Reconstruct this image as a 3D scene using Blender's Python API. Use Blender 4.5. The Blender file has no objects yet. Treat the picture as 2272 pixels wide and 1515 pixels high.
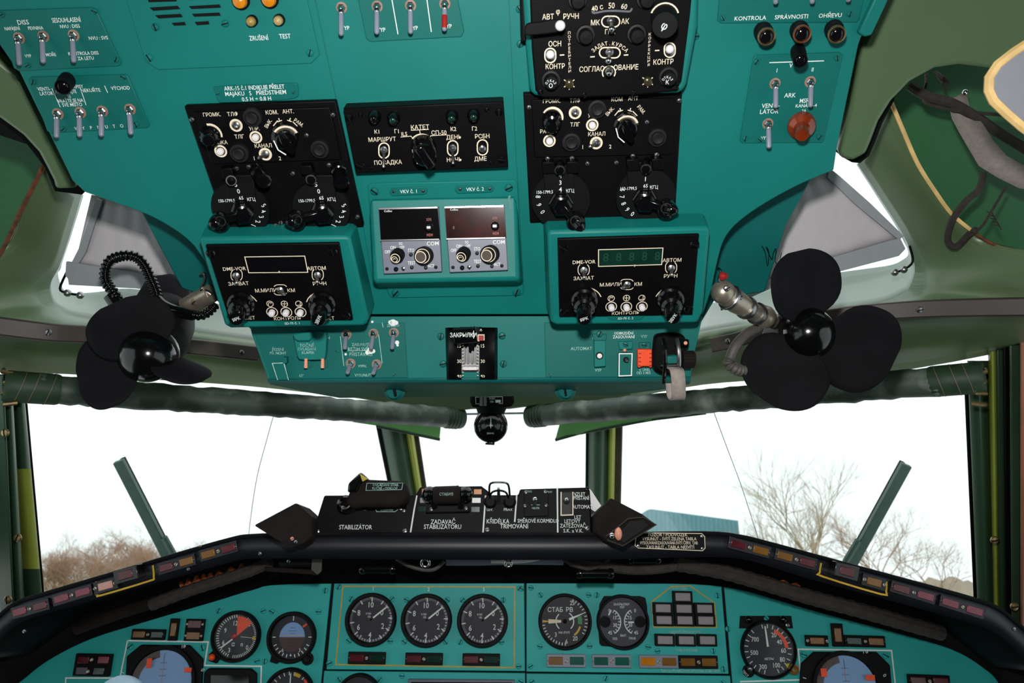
import bpy, bmesh, math, random
from mathutils import Vector as V, Matrix
R = math.radians
random.seed(7)
sc = bpy.context.scene
COL = sc.collection
# ------------------------------------------------------------------ camera, world, lights, exposure
F = 1740.0; CX = 1136.0; CY = 757.5; PITCH = R(17.4)
CAM = V((0, 0, 1.25))
RT = V((1, 0, 0)); UP = V((0, -math.sin(PITCH), math.cos(PITCH))); FW = V((0, math.cos(PITCH), math.sin(PITCH)))
cd = bpy.data.cameras.new('camera'); cam = bpy.data.objects.new('camera', cd); COL.objects.link(cam)
cam.location = CAM; cam.rotation_euler = (R(90) + PITCH, 0, 0)
cd.sensor_width = 36; cd.lens = 36 * F / 2272; cd.clip_start = 0.02; cd.clip_end = 2000
cd.dof.use_dof = True; cd.dof.focus_distance = 0.85; cd.dof.aperture_fstop = 14
sc.camera = cam
w = bpy.data.worlds.new('overcast_sky'); sc.world = w; w.use_nodes = True
bg = w.node_tree.nodes['Background']; bg.inputs[0].default_value = (0.93, 0.97, 1.0, 1); bg.inputs[1].default_value = 1.4
def lamp(name, kind, loc, aim, energy, size, color=(1, 1, 1)):
    l = bpy.data.lights.new(name, kind); o = bpy.data.objects.new(name, l); COL.objects.link(o)
    l.energy = energy; l.color = color
    if kind == 'AREA': l.shape = 'RECTANGLE'; l.size = size; l.size_y = size * .6
    elif kind == 'SPOT': l.shadow_soft_size = size; l.spot_size = R(120); l.spot_blend = 1.0
    else: l.shadow_soft_size = size
    o.location = loc; o.rotation_euler = (V(aim) - V(loc)).to_track_quat('-Z', 'Y').to_euler()
    return o
lamp('camera_flash', 'SPOT', CAM + UP * .115 + FW * .03, CAM + FW * 1.0 + UP * .02, 26.5, .02, (1.0, .985, .96))
vs = sc.view_settings; vs.view_transform = 'Standard'; vs.look = 'None'; vs.gamma = 1; vs.exposure = 0; vs.use_curve_mapping = False
# ------------------------------------------------------------------ helpers
def c2w(x, y, z): return RT * x + UP * y + FW * z
def at(px, py, d): return CAM + c2w((px - CX) / F * d, (CY - py) / F * d, d)
def S(r, g, b): return tuple(((c / 255) / 12.92 if c / 255 <= .04045 else ((c / 255 + .055) / 1.055) ** 2.4) for c in (r, g, b))
class Pl:
    """a flat surface of the cockpit: a point on it, its sideways and its downward direction"""
    def __init__(s, px, py, d, hs=0., hz=0., dn=(0, -1, 0)):
        s.o = at(px, py, d); s.u = c2w(1, hs, hz).normalized(); up = -c2w(*dn)
        s.n = s.u.cross(up).normalized(); s.v = s.n.cross(s.u)
    def at(s, px, py, h=0.):
        d = at(px, py, 1) - CAM; o = s.o + s.n * h
        return CAM + d * ((o - CAM).dot(s.n) / d.dot(s.n))
    def fr(s, px, py, h=0., rot=0.):
        p = s.at(px, py, h); a = R(rot); u = s.u * math.cos(a) + s.v * math.sin(a); v = s.n.cross(u)
        return Matrix(((u.x, v.x, s.n.x, p.x), (u.y, v.y, s.n.y, p.y), (u.z, v.z, s.n.z, p.z), (0, 0, 0, 1)))
    def k(s, px, py, h=0.): return (s.at(px, py, h) - CAM).dot(FW) / F
    def off(s, h):
        q = object.__new__(Pl); q.o = s.o + s.n * h; q.u = s.u; q.v = s.v; q.n = s.n; return q
def afr(p0, p1, ref=None):
    z = (p1 - p0).normalized(); r = ref or V((0.3, .1, 1)); x = r.cross(z)
    if x.length < 1e-4: x = V((1, 0, 0)).cross(z)
    x.normalize(); y = z.cross(x)
    return Matrix(((x.x, y.x, z.x, p0.x), (x.y, y.y, z.y, p0.y), (x.z, y.z, z.z, p0.z), (0, 0, 0, 1)))
_font = {}
def glyph(t):
    if t in _font: return _font[t]
    cu = bpy.data.curves.new('t', 'FONT'); cu.body = t; cu.size = 1; cu.resolution_u = 2; cu.align_x = 'CENTER'; cu.offset = .004
    ob = bpy.data.objects.new('t', cu); me = ob.to_mesh()
    vv = [(a.co.x, a.co.y) for a in me.vertices]; ff = [tuple(p.vertices) for p in me.polygons]
    ob.to_mesh_clear(); bpy.data.objects.remove(ob); bpy.data.curves.remove(cu)
    if vv:
        cx = (min(a for a, b in vv) + max(a for a, b in vv)) / 2
        vv = [((x - cx) / .727, (y - .36) / .727) for x, y in vv]
    _font[t] = (vv, ff); return _font[t]
class B:
    """collects shapes that become ONE mesh"""
    def __init__(s): s.v = []; s.f = []; s.mi = []; s.cur = 0
    def add(s, vs_, fs, M=None):
        o = len(s.v); s.v += [(M @ V(a)) if M else V(a) for a in vs_]
        s.f += [tuple(i + o for i in f) for f in fs]; s.mi += [s.cur] * len(fs); return s
    def m(s, i): s.cur = i; return s
    def box(s, M, c, d):
        x, y, z = c; a, b, e = d[0] / 2, d[1] / 2, d[2] / 2
        return s.add([(x + i * a, y + j * b, z + k * e) for i in (-1, 1) for j in (-1, 1) for k in (-1, 1)],
                     [(0, 1, 3, 2), (4, 6, 7, 5), (0, 4, 5, 1), (2, 3, 7, 6), (0, 2, 6, 4), (1, 5, 7, 3)], M)
    def lathe(s, M, prof, seg=20, ph=0.):
        vs_ = []; fs = []; n = len(prof)
        for r, z in prof:
            for i in range(seg):
                a = 2 * math.pi * i / seg + ph; vs_.append((r * math.cos(a), r * math.sin(a), z))
        for j in range(n - 1):
            for i in range(seg):
                k = (i + 1) % seg; fs.append((j * seg + i, j * seg + k, (j + 1) * seg + k, (j + 1) * seg + i))
        if prof[0][0] > 1e-6: fs.append(tuple(range(seg - 1, -1, -1)))
        if prof[-1][0] > 1e-6: fs.append(tuple(range((n - 1) * seg, n * seg)))
        return s.add(vs_, fs, M)
    def ring(s, M, r0, r1, z=0., a0=0., a1=360., seg=28, e=1.):
        n = max(3, int(seg * abs(a1 - a0) / 360)); vs_ = []; fs = []
        for i in range(n + 1):
            a = R(a0 + (a1 - a0) * i / n); c, d = math.cos(a), math.sin(a)
            vs_ += [(r0 * c * e, r0 * d, z), (r1 * c * e, r1 * d, z)]
        for i in range(n): fs.append((2 * i, 2 * i + 1, 2 * i + 3, 2 * i + 2))
        return s.add(vs_, fs, M)
    def prism(s, top, vec):
        n = len(top); vec = V(vec)
        return s.add(list(top) + [p + vec for p in top],
                     [tuple(range(n)), tuple(range(2 * n - 1, n - 1, -1))] + [(i, n + i, n + (i + 1) % n, (i + 1) % n) for i in range(n)])
    def slab(s, pl, pix, h1, t): return s.prism([pl.at(x, y, h1) for x, y in pix], -pl.n * t)
    def flat(s, pl, pix, h): return s.add([pl.at(x, y, h) for x, y in pix], [tuple(range(len(pix)))])
    def line(s, pl, pix, wpx, h, closed=False):
        pts = [pl.at(x, y, h) for x, y in pix]; n = len(pts); wd = pl.k(*pix[0]) * wpx / 2; vs_ = []; fs = []
        for i in range(n):
            a = pts[i - 1] if (i or closed) else pts[i]; b = pts[(i + 1) % n] if (i < n - 1 or closed) else pts[i]
            t1 = (pts[i] - a); t2 = (b - pts[i])
            t1 = t1.normalized() if t1.length > 1e-9 else t2.normalized(); t2 = t2.normalized() if t2.length > 1e-9 else t1
            t = (t1 + t2).normalized(); c = max(.4, t.dot(t1)); sd = pl.n.cross(t) * wd / c
            vs_ += [pts[i] + sd, pts[i] - sd]
        for i in range(n if closed else n - 1):
            j = (i + 1) % n; fs.append((2 * i, 2 * i + 1, 2 * j + 1, 2 * j))
        return s.add(vs_, fs)
    def tube(s, pts, r, seg=8, closed=False, e=None):
        n = len(pts); rs = r if isinstance(r, (list, tuple)) else [r] * n; vs_ = []; fs = []; ref = None
        for i in range(n):
            a = pts[max(i - 1, 0)]; b = pts[min(i + 1, n - 1)]; t = (b - a).normalized()
            if ref is None:
                ref = t.cross(V((0, 0, 1)) if abs(t.z) < .9 else V((1, 0, 0))).normalized()
            ref = (ref - t * ref.dot(t)).normalized(); q = t.cross(ref)
            for k in range(seg):
                an = 2 * math.pi * k / seg; vs_.append(pts[i] + (ref * math.cos(an) + q * math.sin(an)) * rs[i])
        for i in range(n - 1):
            for k in range(seg):
                l = (k + 1) % seg; fs.append((i * seg + k, i * seg + l, (i + 1) * seg + l, (i + 1) * seg + k))
        fs += [tuple(range(seg - 1, -1, -1)), tuple(range((n - 1) * seg, n * seg))]
        return s.add(vs_, fs)
    def ball(s, M, r, seg=14, rings=8, sq=1.):
        return s.lathe(M, [(max(1e-7, r * math.sin(math.pi * i / rings)), -r * sq * math.cos(math.pi * i / rings)) for i in range(rings + 1)], seg)
    def txt(s, pl, t, px, py, hp, h=.0006, sx=.85, rot=0., gap=0):
        if gap or len(t) == 1 or '\n' not in t:
            vv, ff = glyph(t)
            kk = pl.k(px, py) * hp; return s.add([(x * kk * sx, y * kk, 0) for x, y in vv], ff, pl.fr(px, py, h, rot))
    def col(s, pl, t, x0, y0, x1, y1, hp, h=.0006, sx=.9):
        n = len(t)
        for i, c in enumerate(t): s.txt(pl, c, x0 + (x1 - x0) * i / (n - 1), y0 + (y1 - y0) * i / (n - 1), hp, h, sx)
        return s
    def grid(s, rows, thick=None):
        n = len(rows[0]); vs_ = [p for r in rows for p in r]
        return s.add(vs_, [(j * n + i, j * n + i + 1, (j + 1) * n + i + 1, (j + 1) * n + i) for j in range(len(rows) - 1) for i in range(n - 1)])
    def build(s, name, mats, parent=None, bev=0., sharp=35, sub=0, solid=0., flatn=False):
        off = ORG.get(parent.name, V((0, 0, 0))) if parent else V((0, 0, 0))
        me = bpy.data.meshes.new(name); me.from_pydata([tuple(a - off) for a in s.v], [], s.f)
        ms = mats if isinstance(mats, (list, tuple)) else [mats]
        for q in ms: me.materials.append(q)
        me.polygons.foreach_set('material_index', s.mi)
        if not flatn:
            bm = bmesh.new(); bm.from_mesh(me); bmesh.ops.recalc_face_normals(bm, faces=bm.faces); bm.to_mesh(me); bm.free()
        me.polygons.foreach_set('use_smooth', [True] * len(s.f)); me.set_sharp_from_angle(angle=R(sharp))
        o = bpy.data.objects.new(name, me); COL.objects.link(o); ORG[o.name] = off
        if parent: o.parent = parent
        if sub: q = o.modifiers.new('s', 'SUBSURF'); q.levels = sub; q.render_levels = sub
        if solid: q = o.modifiers.new('t', 'SOLIDIFY'); q.thickness = solid; q.offset = 0
        if bev: q = o.modifiers.new('b', 'BEVEL'); q.width = bev; q.segments = 2; q.limit_method = 'ANGLE'; q.angle_limit = R(40)
        return o
ORG = {}
def tag(o, label=None, cat=None, group=None, kind=None):
    if label: o['label'] = label
    if cat: o['category'] = cat
    if group: o['group'] = group
    if kind: o['kind'] = kind
    return o
def thing(name, label, cat, loc, group=None):
    o = bpy.data.objects.new(name, None); COL.objects.link(o); o.location = loc; o.empty_display_size = .02
    ORG[o.name] = V(loc); return tag(o, label, cat, group)
def lab(o, t): o['label'] = t; return o
# ------------------------------------------------------------------ materials
def mat(name, rgb, rough=.5, metal=0., var=0., vs_=30., bump=0., bs=300., spec=.5, alt=None, lo=.35, hi=.7, coat=0., stretch=None):
    m = bpy.data.materials.new(name); m.use_nodes = True; nt = m.node_tree; p = nt.nodes['Principled BSDF']
    p.inputs['Base Color'].default_value = (*rgb, 1); p.inputs['Roughness'].default_value = rough; p.inputs['Metallic'].default_value = metal
    p.inputs['Specular IOR Level'].default_value = spec; p.inputs['Coat Weight'].default_value = coat
    tc = nt.nodes.new('ShaderNodeTexCoord'); src = tc.outputs['Object']
    if stretch:
        mp = nt.nodes.new('ShaderNodeMapping'); mp.inputs['Scale'].default_value = stretch; nt.links.new(src, mp.inputs[0]); src = mp.outputs[0]
    if var or alt:
        nz = nt.nodes.new('ShaderNodeTexNoise'); nz.inputs['Scale'].default_value = vs_; nz.inputs['Detail'].default_value = 5
        nt.links.new(src, nz.inputs['Vector'])
        cr = nt.nodes.new('ShaderNodeValToRGB'); cr.color_ramp.elements[0].position = lo; cr.color_ramp.elements[1].position = hi
        a2 = alt or tuple(min(1, c * (1 + var)) for c in rgb); a1 = rgb if alt else tuple(c * (1 - var) for c in rgb)
        cr.color_ramp.elements[0].color = (*a1, 1); cr.color_ramp.elements[1].color = (*a2, 1)
        nt.links.new(nz.outputs['Fac'], cr.inputs['Fac']); nt.links.new(cr.outputs['Color'], p.inputs['Base Color'])
    if bump:
        nb = nt.nodes.new('ShaderNodeTexNoise'); nb.inputs['Scale'].default_value = bs; nb.inputs['Detail'].default_value = 3
        nt.links.new(src, nb.inputs['Vector'])
        bp = nt.nodes.new('ShaderNodeBump'); bp.inputs['Strength'].default_value = bump; bp.inputs['Distance'].default_value = .001
        nt.links.new(nb.outputs['Fac'], bp.inputs['Height']); nt.links.new(bp.outputs[0], p.inputs['Normal'])
    return m
def glassmat(name, tint=(1, 1, 1), refl=.06, rough=.02):
    m = bpy.data.materials.new(name); m.use_nodes = True; nt = m.node_tree; nt.nodes.clear()
    o = nt.nodes.new('ShaderNodeOutputMaterial'); mx = nt.nodes.new('ShaderNodeMixShader'); t = nt.nodes.new('ShaderNodeBsdfTransparent')
    g = nt.nodes.new('ShaderNodeBsdfGlossy'); t.inputs[0].default_value = (*tint, 1); g.inputs['Roughness'].default_value = rough
    mx.inputs[0].default_value = refl; nt.links.new(t.outputs[0], mx.inputs[1]); nt.links.new(g.outputs[0], mx.inputs[2]); nt.links.new(mx.outputs[0], o.inputs[0])
    return m
def cloth(name, rgb, tr):
    m = bpy.data.materials.new(name); m.use_nodes = True; nt = m.node_tree; nt.nodes.clear()
    o = nt.nodes.new('ShaderNodeOutputMaterial'); mx = nt.nodes.new('ShaderNodeMixShader'); d = nt.nodes.new('ShaderNodeBsdfDiffuse'); t = nt.nodes.new('ShaderNodeBsdfTranslucent')
    tc = nt.nodes.new('ShaderNodeTexCoord'); mp = nt.nodes.new('ShaderNodeMapping'); mp.inputs['Scale'].default_value = (60, 60, 6); nz = nt.nodes.new('ShaderNodeTexNoise'); nz.inputs['Scale'].default_value = 1.5; cr = nt.nodes.new('ShaderNodeValToRGB')
    cr.color_ramp.elements[0].color = (*[c * .86 for c in rgb], 1); cr.color_ramp.elements[1].color = (*rgb, 1); mx.inputs[0].default_value = tr
    L = nt.links.new; L(tc.outputs['Object'], mp.inputs[0]); L(mp.outputs[0], nz.inputs['Vector']); L(nz.outputs['Fac'], cr.inputs['Fac']); L(cr.outputs['Color'], d.inputs[0]); L(cr.outputs['Color'], t.inputs[0])
    L(d.outputs[0], mx.inputs[1]); L(t.outputs[0], mx.inputs[2]); L(mx.outputs[0], o.inputs[0]); return m
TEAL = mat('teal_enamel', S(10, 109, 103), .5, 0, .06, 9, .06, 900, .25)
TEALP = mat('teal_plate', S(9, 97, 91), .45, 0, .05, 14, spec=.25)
TEALD = mat('teal_shaded_housing', S(8, 92, 89), .5, 0, .08, 10, .05, 700, .25)
TEALI = mat('teal_enamel_windowlit', S(40, 164, 160), .5, 0, .06, 8, .05, 900, .3)  # same teal as the overhead, lightened to carry the window light
BLK = mat('black_faceplate', S(6, 5, 7), .5, 0, .2, 40, .1, 900, .1)
BAK = mat('black_bakelite', S(7, 7, 9), .16, 0, spec=.5)
BAKM = mat('black_matt_knob', S(9, 9, 11), .6, 0, spec=.15)
CAPM = mat('dark_cap', S(20, 20, 22), .5, 0, spec=.3)
CREAM = mat('cream_paint', S(228, 214, 190), .6, 0, .06, 60)
WHT = mat('white_lettering', S(225, 232, 228), .6, 0, .05, 90)
FADE = mat('worn_lettering', S(150, 190, 180), .6, 0, .35, 120)
CHR = mat('chrome', S(205, 205, 208), .18, 1)
STL = mat('brushed_steel', S(150, 150, 152), .35, 1, .2, 60)
GREY = mat('grey_lever', S(122, 128, 144), .38, 0, .06, 40)
TAN = mat('tan_washer', S(140, 112, 98), .5, 0, .2, 90)
PEARL = mat('white_button', S(222, 218, 218), .35, 0, .04, 50)
REDP = mat('red_paint', S(150, 26, 26), .4, 0, .15, 80)
ORG_ = mat('orange_red_paint', S(238, 74, 28), .45, 0, .1, 60)
AMB = mat('amber_lens', S(200, 120, 20), .2, 0, .15, 60)
AMBD = mat('dull_amber_lens', S(120, 78, 20), .25, 0, .15, 60)
AMBB = mat('brown_amber_knob', S(112, 40, 12), .2, 0, .3, 60, coat=.3)
YEL = mat('yellow_paint', S(205, 165, 40), .5, 0, .1, 60)
OCH = mat('ochre_line', S(176, 150, 50), .5, 0, .12, 60)
REDL = mat('dark_red_lens', S(84, 22, 30), .22, 0, .2, 60)
REDL2 = mat('rose_lens', S(118, 44, 62), .25, 0, .2, 60)
GRNL = mat('green_lens', S(12, 84, 70), .2, 0, .15, 60)
GRND = mat('dark_green_lens', S(14, 44, 36), .15, 0, .2, 60)
PINK = mat('pale_rose_lens', S(190, 140, 130), .3, 0, .1, 60)
GRYL = mat('grey_button_cap', S(134, 128, 132), .45, 0, .05, 60)
GRYF = mat('grey_radio_face', S(88, 92, 108), .45, 0, .05, 60)
DSP = mat('display_glass', S(10, 9, 12), .08)
DSPR = mat('reddish_display_glass', S(30, 8, 8), .1, alt=S(58, 16, 10), vs_=60)
GRNI = mat('green_ceiling', S(84, 106, 74), .4, 0, .07, 5, .03, 500)
GRNC = mat('green_ceiling_pale', S(90, 112, 78), .35, 0, .08, 4, .03, 500)
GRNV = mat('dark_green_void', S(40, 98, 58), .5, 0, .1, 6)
GRNF = mat('green_window_frame', S(52, 78, 58), .3, 0, .08, 6)
GRNY = mat('sunlit_green_frame', S(150, 160, 62), .35, 0, .15, 8)
WHTR = mat('pale_reveal', S(144, 157, 146), .35, 0, .1, 8)
BRN = mat('brown_trim', S(54, 45, 38), .5, 0, .12, 20)
RUB = mat('black_rubber', S(17, 17, 20), .8, 0, .25, 20, .15, 500, .1)
RUBG = mat('grey_rubber_hose', S(70, 66, 62), .6, 0, .15, 60)
CLG = cloth('grey_curtain', S(196, 190, 194), .12)
CLGD = cloth('grey_curtain_hem', S(150, 154, 158), .05)
SHD = mat('dark_green_blind', S(68, 82, 72), .5, 0, alt=S(132, 144, 132), vs_=26, lo=.5, hi=.74, bump=.35, bs=60)
SHDE = mat('green_blind_sleeve', S(44, 68, 46), .55, 0, .2, 60)
SHDF = cloth('green_blind_cloth', S(150, 196, 140), .5)
WEB = mat('grey_webbing', S(146, 136, 130), .85, 0, .12, 200, .5, 900)
COP = mat('copper_pin', S(224, 150, 124), .4, 0, .1, 90)
BRS = mat('dull_brass', S(150, 128, 90), .35, .8, .3, 40)
LEA = mat('black_leatherette', S(8, 8, 11), .6, 0, .25, 30, .15, 700, .15)
LEAB = mat('blue_black_band', S(17, 18, 27), .45, 0, .2, 20, .1, 700)
HOOD = mat('brown_black_hood', S(28, 22, 20), .8, 0, .2, 40, .2, 500, .15)
CAB = mat('dark_braided_cable', S(50, 44, 40), .8, 0, .25, 120, .6, 600)
ORGC = mat('orange_spring', S(168, 84, 30), .4, 0, .2, 80)
SKYB = mat('dial_blue', S(120, 160, 205), .4)
BRND = mat('dial_brown', S(70, 48, 44), .5)
NAVY = mat('dial_black', S(32, 31, 38), .6, 0, .1, 30)
DGRY = mat('dial_grey', S(84, 84, 92), .6)
VISR = mat('grey_visor', S(140, 142, 150), .4, 0, .05, 20)
TANR = mat('lit_tan_edge', S(232, 194, 128), .6, 0, .15, 60)  # tan, brightened to carry outside light along the recess rim
RUST = mat('rusty_edge', S(120, 66, 28), .8, 0, alt=S(50, 40, 34), vs_=120)
WIPM = mat('wiper_paint', S(70, 92, 86), .5, 0, .1, 40)
GLS = glassmat('window_glass', (.93, .97, .95), .05)
GLD = glassmat('dial_glass', (.97, .97, .98), .008, .08)
BARK = mat('glare_paled_twigs', S(186, 150, 128), .9, 0, .2, 3)  # twig and bark colours lightened, outdoor glare put into them
BARK2 = mat('glare_paled_bark', S(176, 152, 122), .9, 0, .2, 3)
GRS = mat('mown_grass', S(92, 110, 52), .9, 0, .25, .6)
HNG = mat('pale_blue_sheet', S(120, 168, 180), .6, 0, .06, 2)
HNGB = mat('blue_sheet', S(70, 120, 190), .6, 0, .06, 2)
ASPH = mat('grey_apron', S(120, 120, 118), .9, 0, .1, .5)
# ------------------------------------------------------------------ the main surfaces
OV = Pl(973, 530, .773, .035, 0, (.077, -1.605, 1))                 # sloping overhead panel
dOV = OV.k(1050, 700) * F
LO = Pl(1050, 775, dOV + .02, .006, 0, (.03, -.991, .132))          # steep lower edge of the overhead
IP = Pl(1100, 1400, 1.245, 0, 0, (0, -math.cos(PITCH), -math.sin(PITCH)))
GL = Pl(1100, 1215, 1.06, 0, 0, (0, -math.cos(PITCH * .6), -math.sin(PITCH * .6)))
CO = Pl(1000, 1140, 1.085, 0, 0, (0, -math.cos(PITCH), -math.sin(PITCH)))
R1 = Pl(1950, 200, .765, 0, -.22, (.05, -1.5, 1))
L1 = Pl(80, 300, .775, .03, .22, (.05, -1.5, 1))
def struct(b, name, m, **k):
    o = b.build(name, m, **k); o['kind'] = 'structure'; return o
def P3(l, dd=0): return [at(x, y, d + dd) for x, y, d in l]
def smooth(pts, n=4):
    out = []
    for i in range(len(pts) - 1):
        a = pts[max(i - 1, 0)]; b = pts[i]; c = pts[i + 1]; d = pts[min(i + 2, len(pts) - 1)]
        for k in range(n):
            t = k / n
            out.append(.5 * ((2 * b) + (c - a) * t + (2 * a - 5 * b + 4 * c - d) * t * t + (3 * b - a - 3 * c + d) * t ** 3))
    return out + [pts[-1]]
def patch(rows, n=4, bulge=0., dirn=None):
    """rows of control points, smoothed along and across"""
    rr = [smooth(r, n) for r in rows]; m = len(rr)
    if m == 2:
        k = 6; out = []
        for j in range(k + 1):
            t = j / k; out.append([a.lerp(b, t) + ((CAM - a).normalized() * bulge * math.sin(math.pi * t)) for a, b in zip(*rr)])
        return out
    cols = [smooth([r[i] for r in rr], n) for i in range(len(rr[0]))]
    return [[c[j] for c in cols] for j in range(len(cols[0]))]
# ceiling liners around the eyebrow windows
A_R = [(1905, 362, .97), (1960, 445, 1.0), (2010, 525, 1.03), (2033, 590, 1.05), (2022, 635, 1.05), (2005, 652, 1.05), (1955, 674, 1.05), (1850, 690, 1.06), (1700, 713, 1.1), (1540, 740, 1.17)]
B_R = [(1975, 232, .88), (2037, 365, .9), (2112, 475, .93), (2200, 540, .93), (2480, 590, .82), (2480, 670, .84), (2050, 686, 1.0), (1845, 706, 1.05), (1705, 730, 1.1), (1540, 770, 1.17)]
C_R = [(1902, 364, 1.0), (1955, 447, 1.03), (2003, 527, 1.06), (2018, 562, 1.1), (2000, 580, 1.13), (1975, 590, 1.15), (1930, 597, 1.16), (1840, 610, 1.17), (1720, 635, 1.2), (1560, 680, 1.27)]
A_L = [(178, 430, .97), (149, 529, 1.0), (128, 590, 1.03), (108, 630, 1.05), (113, 665, 1.05), (128, 684, 1.05), (160, 701, 1.06), (250, 716, 1.08), (400, 734, 1.13), (620, 764, 1.21)]
B_L = [(98, 366, .88), (50, 460, .9), (5, 555, .92), (-220, 650, .82), (-220, 712, .84), (40, 716, .96), (150, 728, 1.0), (250, 737, 1.06), (400, 758, 1.12), (625, 790, 1.19)]
C_L = [(183, 432, 1.0), (153, 531, 1.03), (134, 592, 1.06), (126, 607, 1.1), (138, 642, 1.13), (165, 652, 1.15), (215, 650, 1.16), (290, 642, 1.17), (400, 660, 1.2), (620, 700, 1.29)]
for nm, a, b_, c in (('ceiling', A_R, B_R, C_R), ('ceiling', A_L, B_L, C_L)):
    struct(B().grid(patch([P3(a), P3(b_)], 4, .012)), nm, GRNC, solid=.004, sharp=60)
    struct(B().grid(patch([P3(a), P3(c)], 4, -.01)), 'trim_' + ('3' if a is A_R else '4'), WHTR, solid=.003, sharp=60)
# front band of the ceiling above the windscreen
TR = [(1540, 768, 1.17), (1705, 728, 1.1), (1845, 704, 1.05), (2050, 684, 1.0), (2480, 668, .84)]
BR = [(1390, 882, 1.46), (1560, 851, 1.38), (1760, 836, 1.28), (2010, 818, 1.2), (2480, 725, 1.02)]
TL = [(-220, 712, .84), (40, 714, .96), (150, 726, 1.0), (300, 744, 1.08), (450, 764, 1.14), (620, 790, 1.2)]
BL = [(-220, 812, 1.0), (40, 825, 1.16), (150, 827, 1.2), (330, 839, 1.28), (560, 855, 1.38), (780, 880, 1.47)]
struct(B().grid(patch([P3(TR), P3(BR)], 4, .01)), 'ceiling', GRNI, solid=.004, sharp=60)
struct(B().grid(patch([P3(TL), P3(BL)], 4, .01)), 'ceiling', GRNI, solid=.004, sharp=60)
cc = Pl(1080, 880, 1.5, 0, 0, (0, -1, .1))
struct(B().slab(cc, [(600, 780), (1545, 770), (1400, 884), (1262, 897), (1190, 900), (1130, 908), (1050, 908), (1010, 912), (900, 902), (780, 882)], 0, .03), 'ceiling', GRNI, bev=.003)
# arched outer liners beside the overhead panel
struct(B().slab(R1, [(1966, -500), (2700, -500), (2700, 300), (2450, 230), (2200, 153), (2130, 144), (2075, 152), (2020, 182), (1978, 225), (1950, 270), (1935, 310), (1922, 342), (1893, 357), (1868, 353), (1858, 338), (1885, 240), (1908, 110), (1935, 55)], 0, .022), 'ceiling', GRNI, bev=.004)
struct(B().slab(L1, [(-500, -300), (-60, -300), (-45, 60), (-20, 120), (20, 152), (40, 160), (166, 404), (170, 419), (122, 421), (117, 401), (100, 368), (84, 338), (50, 301), (0, 264), (-60, 235), (-500, 200)], 0, .022), 'ceiling', GRNI, bev=.004)
for nm, q, pl_ in (('trim_8', [(1835, -60), (2010, -60), (2000, 120), (1984, 222), (1957, 275), (1942, 314), (1928, 346), (1908, 362), (1890, 360), (1872, 350), (1846, 330)], R1), ('trim_9', [(-60, 60), (0, 90), (60, 150), (185, 395), (190, 424), (182, 432), (122, 424), (100, 372), (60, 320), (-60, 280)], L1)):
    struct(B().slab(pl_, q, -.034, .004), nm, BAKM)  # dark backing added behind the liner edges to shut out sky light
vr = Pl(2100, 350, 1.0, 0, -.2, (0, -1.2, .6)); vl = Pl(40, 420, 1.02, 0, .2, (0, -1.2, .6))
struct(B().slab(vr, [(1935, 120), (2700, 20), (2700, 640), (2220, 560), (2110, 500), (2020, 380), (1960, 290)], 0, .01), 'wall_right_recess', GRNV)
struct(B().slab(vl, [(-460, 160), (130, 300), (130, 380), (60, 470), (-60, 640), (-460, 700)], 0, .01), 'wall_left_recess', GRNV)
b = B().tube(smooth(P3([(1977, 226, .876), (2008, 300, .886), (2037, 365, .897), (2075, 425, .912), (2112, 475, .926), (2160, 515, .93)]), 5), .0024, 6)
struct(b, 'trim_5', TANR)
b = B().tube(smooth(P3([(2158, 514, .929), (2200, 540, .928), (2250, 556, .915), (2310, 572, .895)]), 5), .002, 6)
struct(b, 'trim_6', RUST)
b = B().tube(smooth(P3([(100, 362, .878), (50, 460, .898), (5, 555, .918), (-40, 620, .9)]), 5), .0026, 6); struct(b, 'trim_7', RUST)
# brown trim rails with screws
def rail(pts, n, scr):
    p = smooth(P3(pts), 5); o = B(); hw = .0115
    rows = [[], [], [], []]
    for i, q in enumerate(p):
        t = (p[min(i + 1, len(p) - 1)] - p[max(i - 1, 0)]).normalized(); nn = (CAM - q).normalized(); s = nn.cross(t).normalized()
        for k, (a, c) in enumerate(((hw, -.004), (hw * .9, .010), (-hw * .9, .010), (-hw, -.004))): rows[k].append(q + s * a + nn * (c + .006))
    o.grid(rows + [rows[0]])
    o.add([r[0] for r in rows], [(0, 1, 2, 3)]); o.add([r[-1] for r in rows], [(0, 1, 2, 3)])
    tr = struct(o, 'trim_%d' % n, BRN, bev=.0015)
    for x, y, d in scr:
        pl = Pl(x, y, d - .0165, 0, 0, (0, -1, .3)); screw(pl, x, y, 7, tr, STL)
def screw(pl, px, py, rpx, parent, m=None, h=0., rot=None, name='screw'):
    k = pl.k(px, py); r = rpx * k; a = random.uniform(0, 180) if rot is None else rot
    M = pl.fr(px, py, h, a); o = B()
    o.lathe(M, [(r, -.0005), (r, .25 * r), (r * .8, .5 * r), (r * .35, .62 * r), (1e-7, .65 * r)], 14)
    o.m(1).box(M, (0, 0, .62 * r), (1.9 * r, .3 * r, .14 * r))
    return o.build(name, [m or TEALP, BAKM], parent)
rail([(-60, 716, .915), (108, 737, .955), (200, 742, .99), (300, 755, 1.035), (400, 766, 1.085), (574, 785, 1.16)], 1, [(108, 737, .957), (535, 782, 1.146)])
rail([(1577, 766, 1.15), (1640, 752, 1.12), (1705, 731, 1.085), (1845, 703, 1.035), (2040, 686, .985), (2310, 680, .905)], 2, [(1615, 757, 1.134), (2040, 687, .987)])
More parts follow.
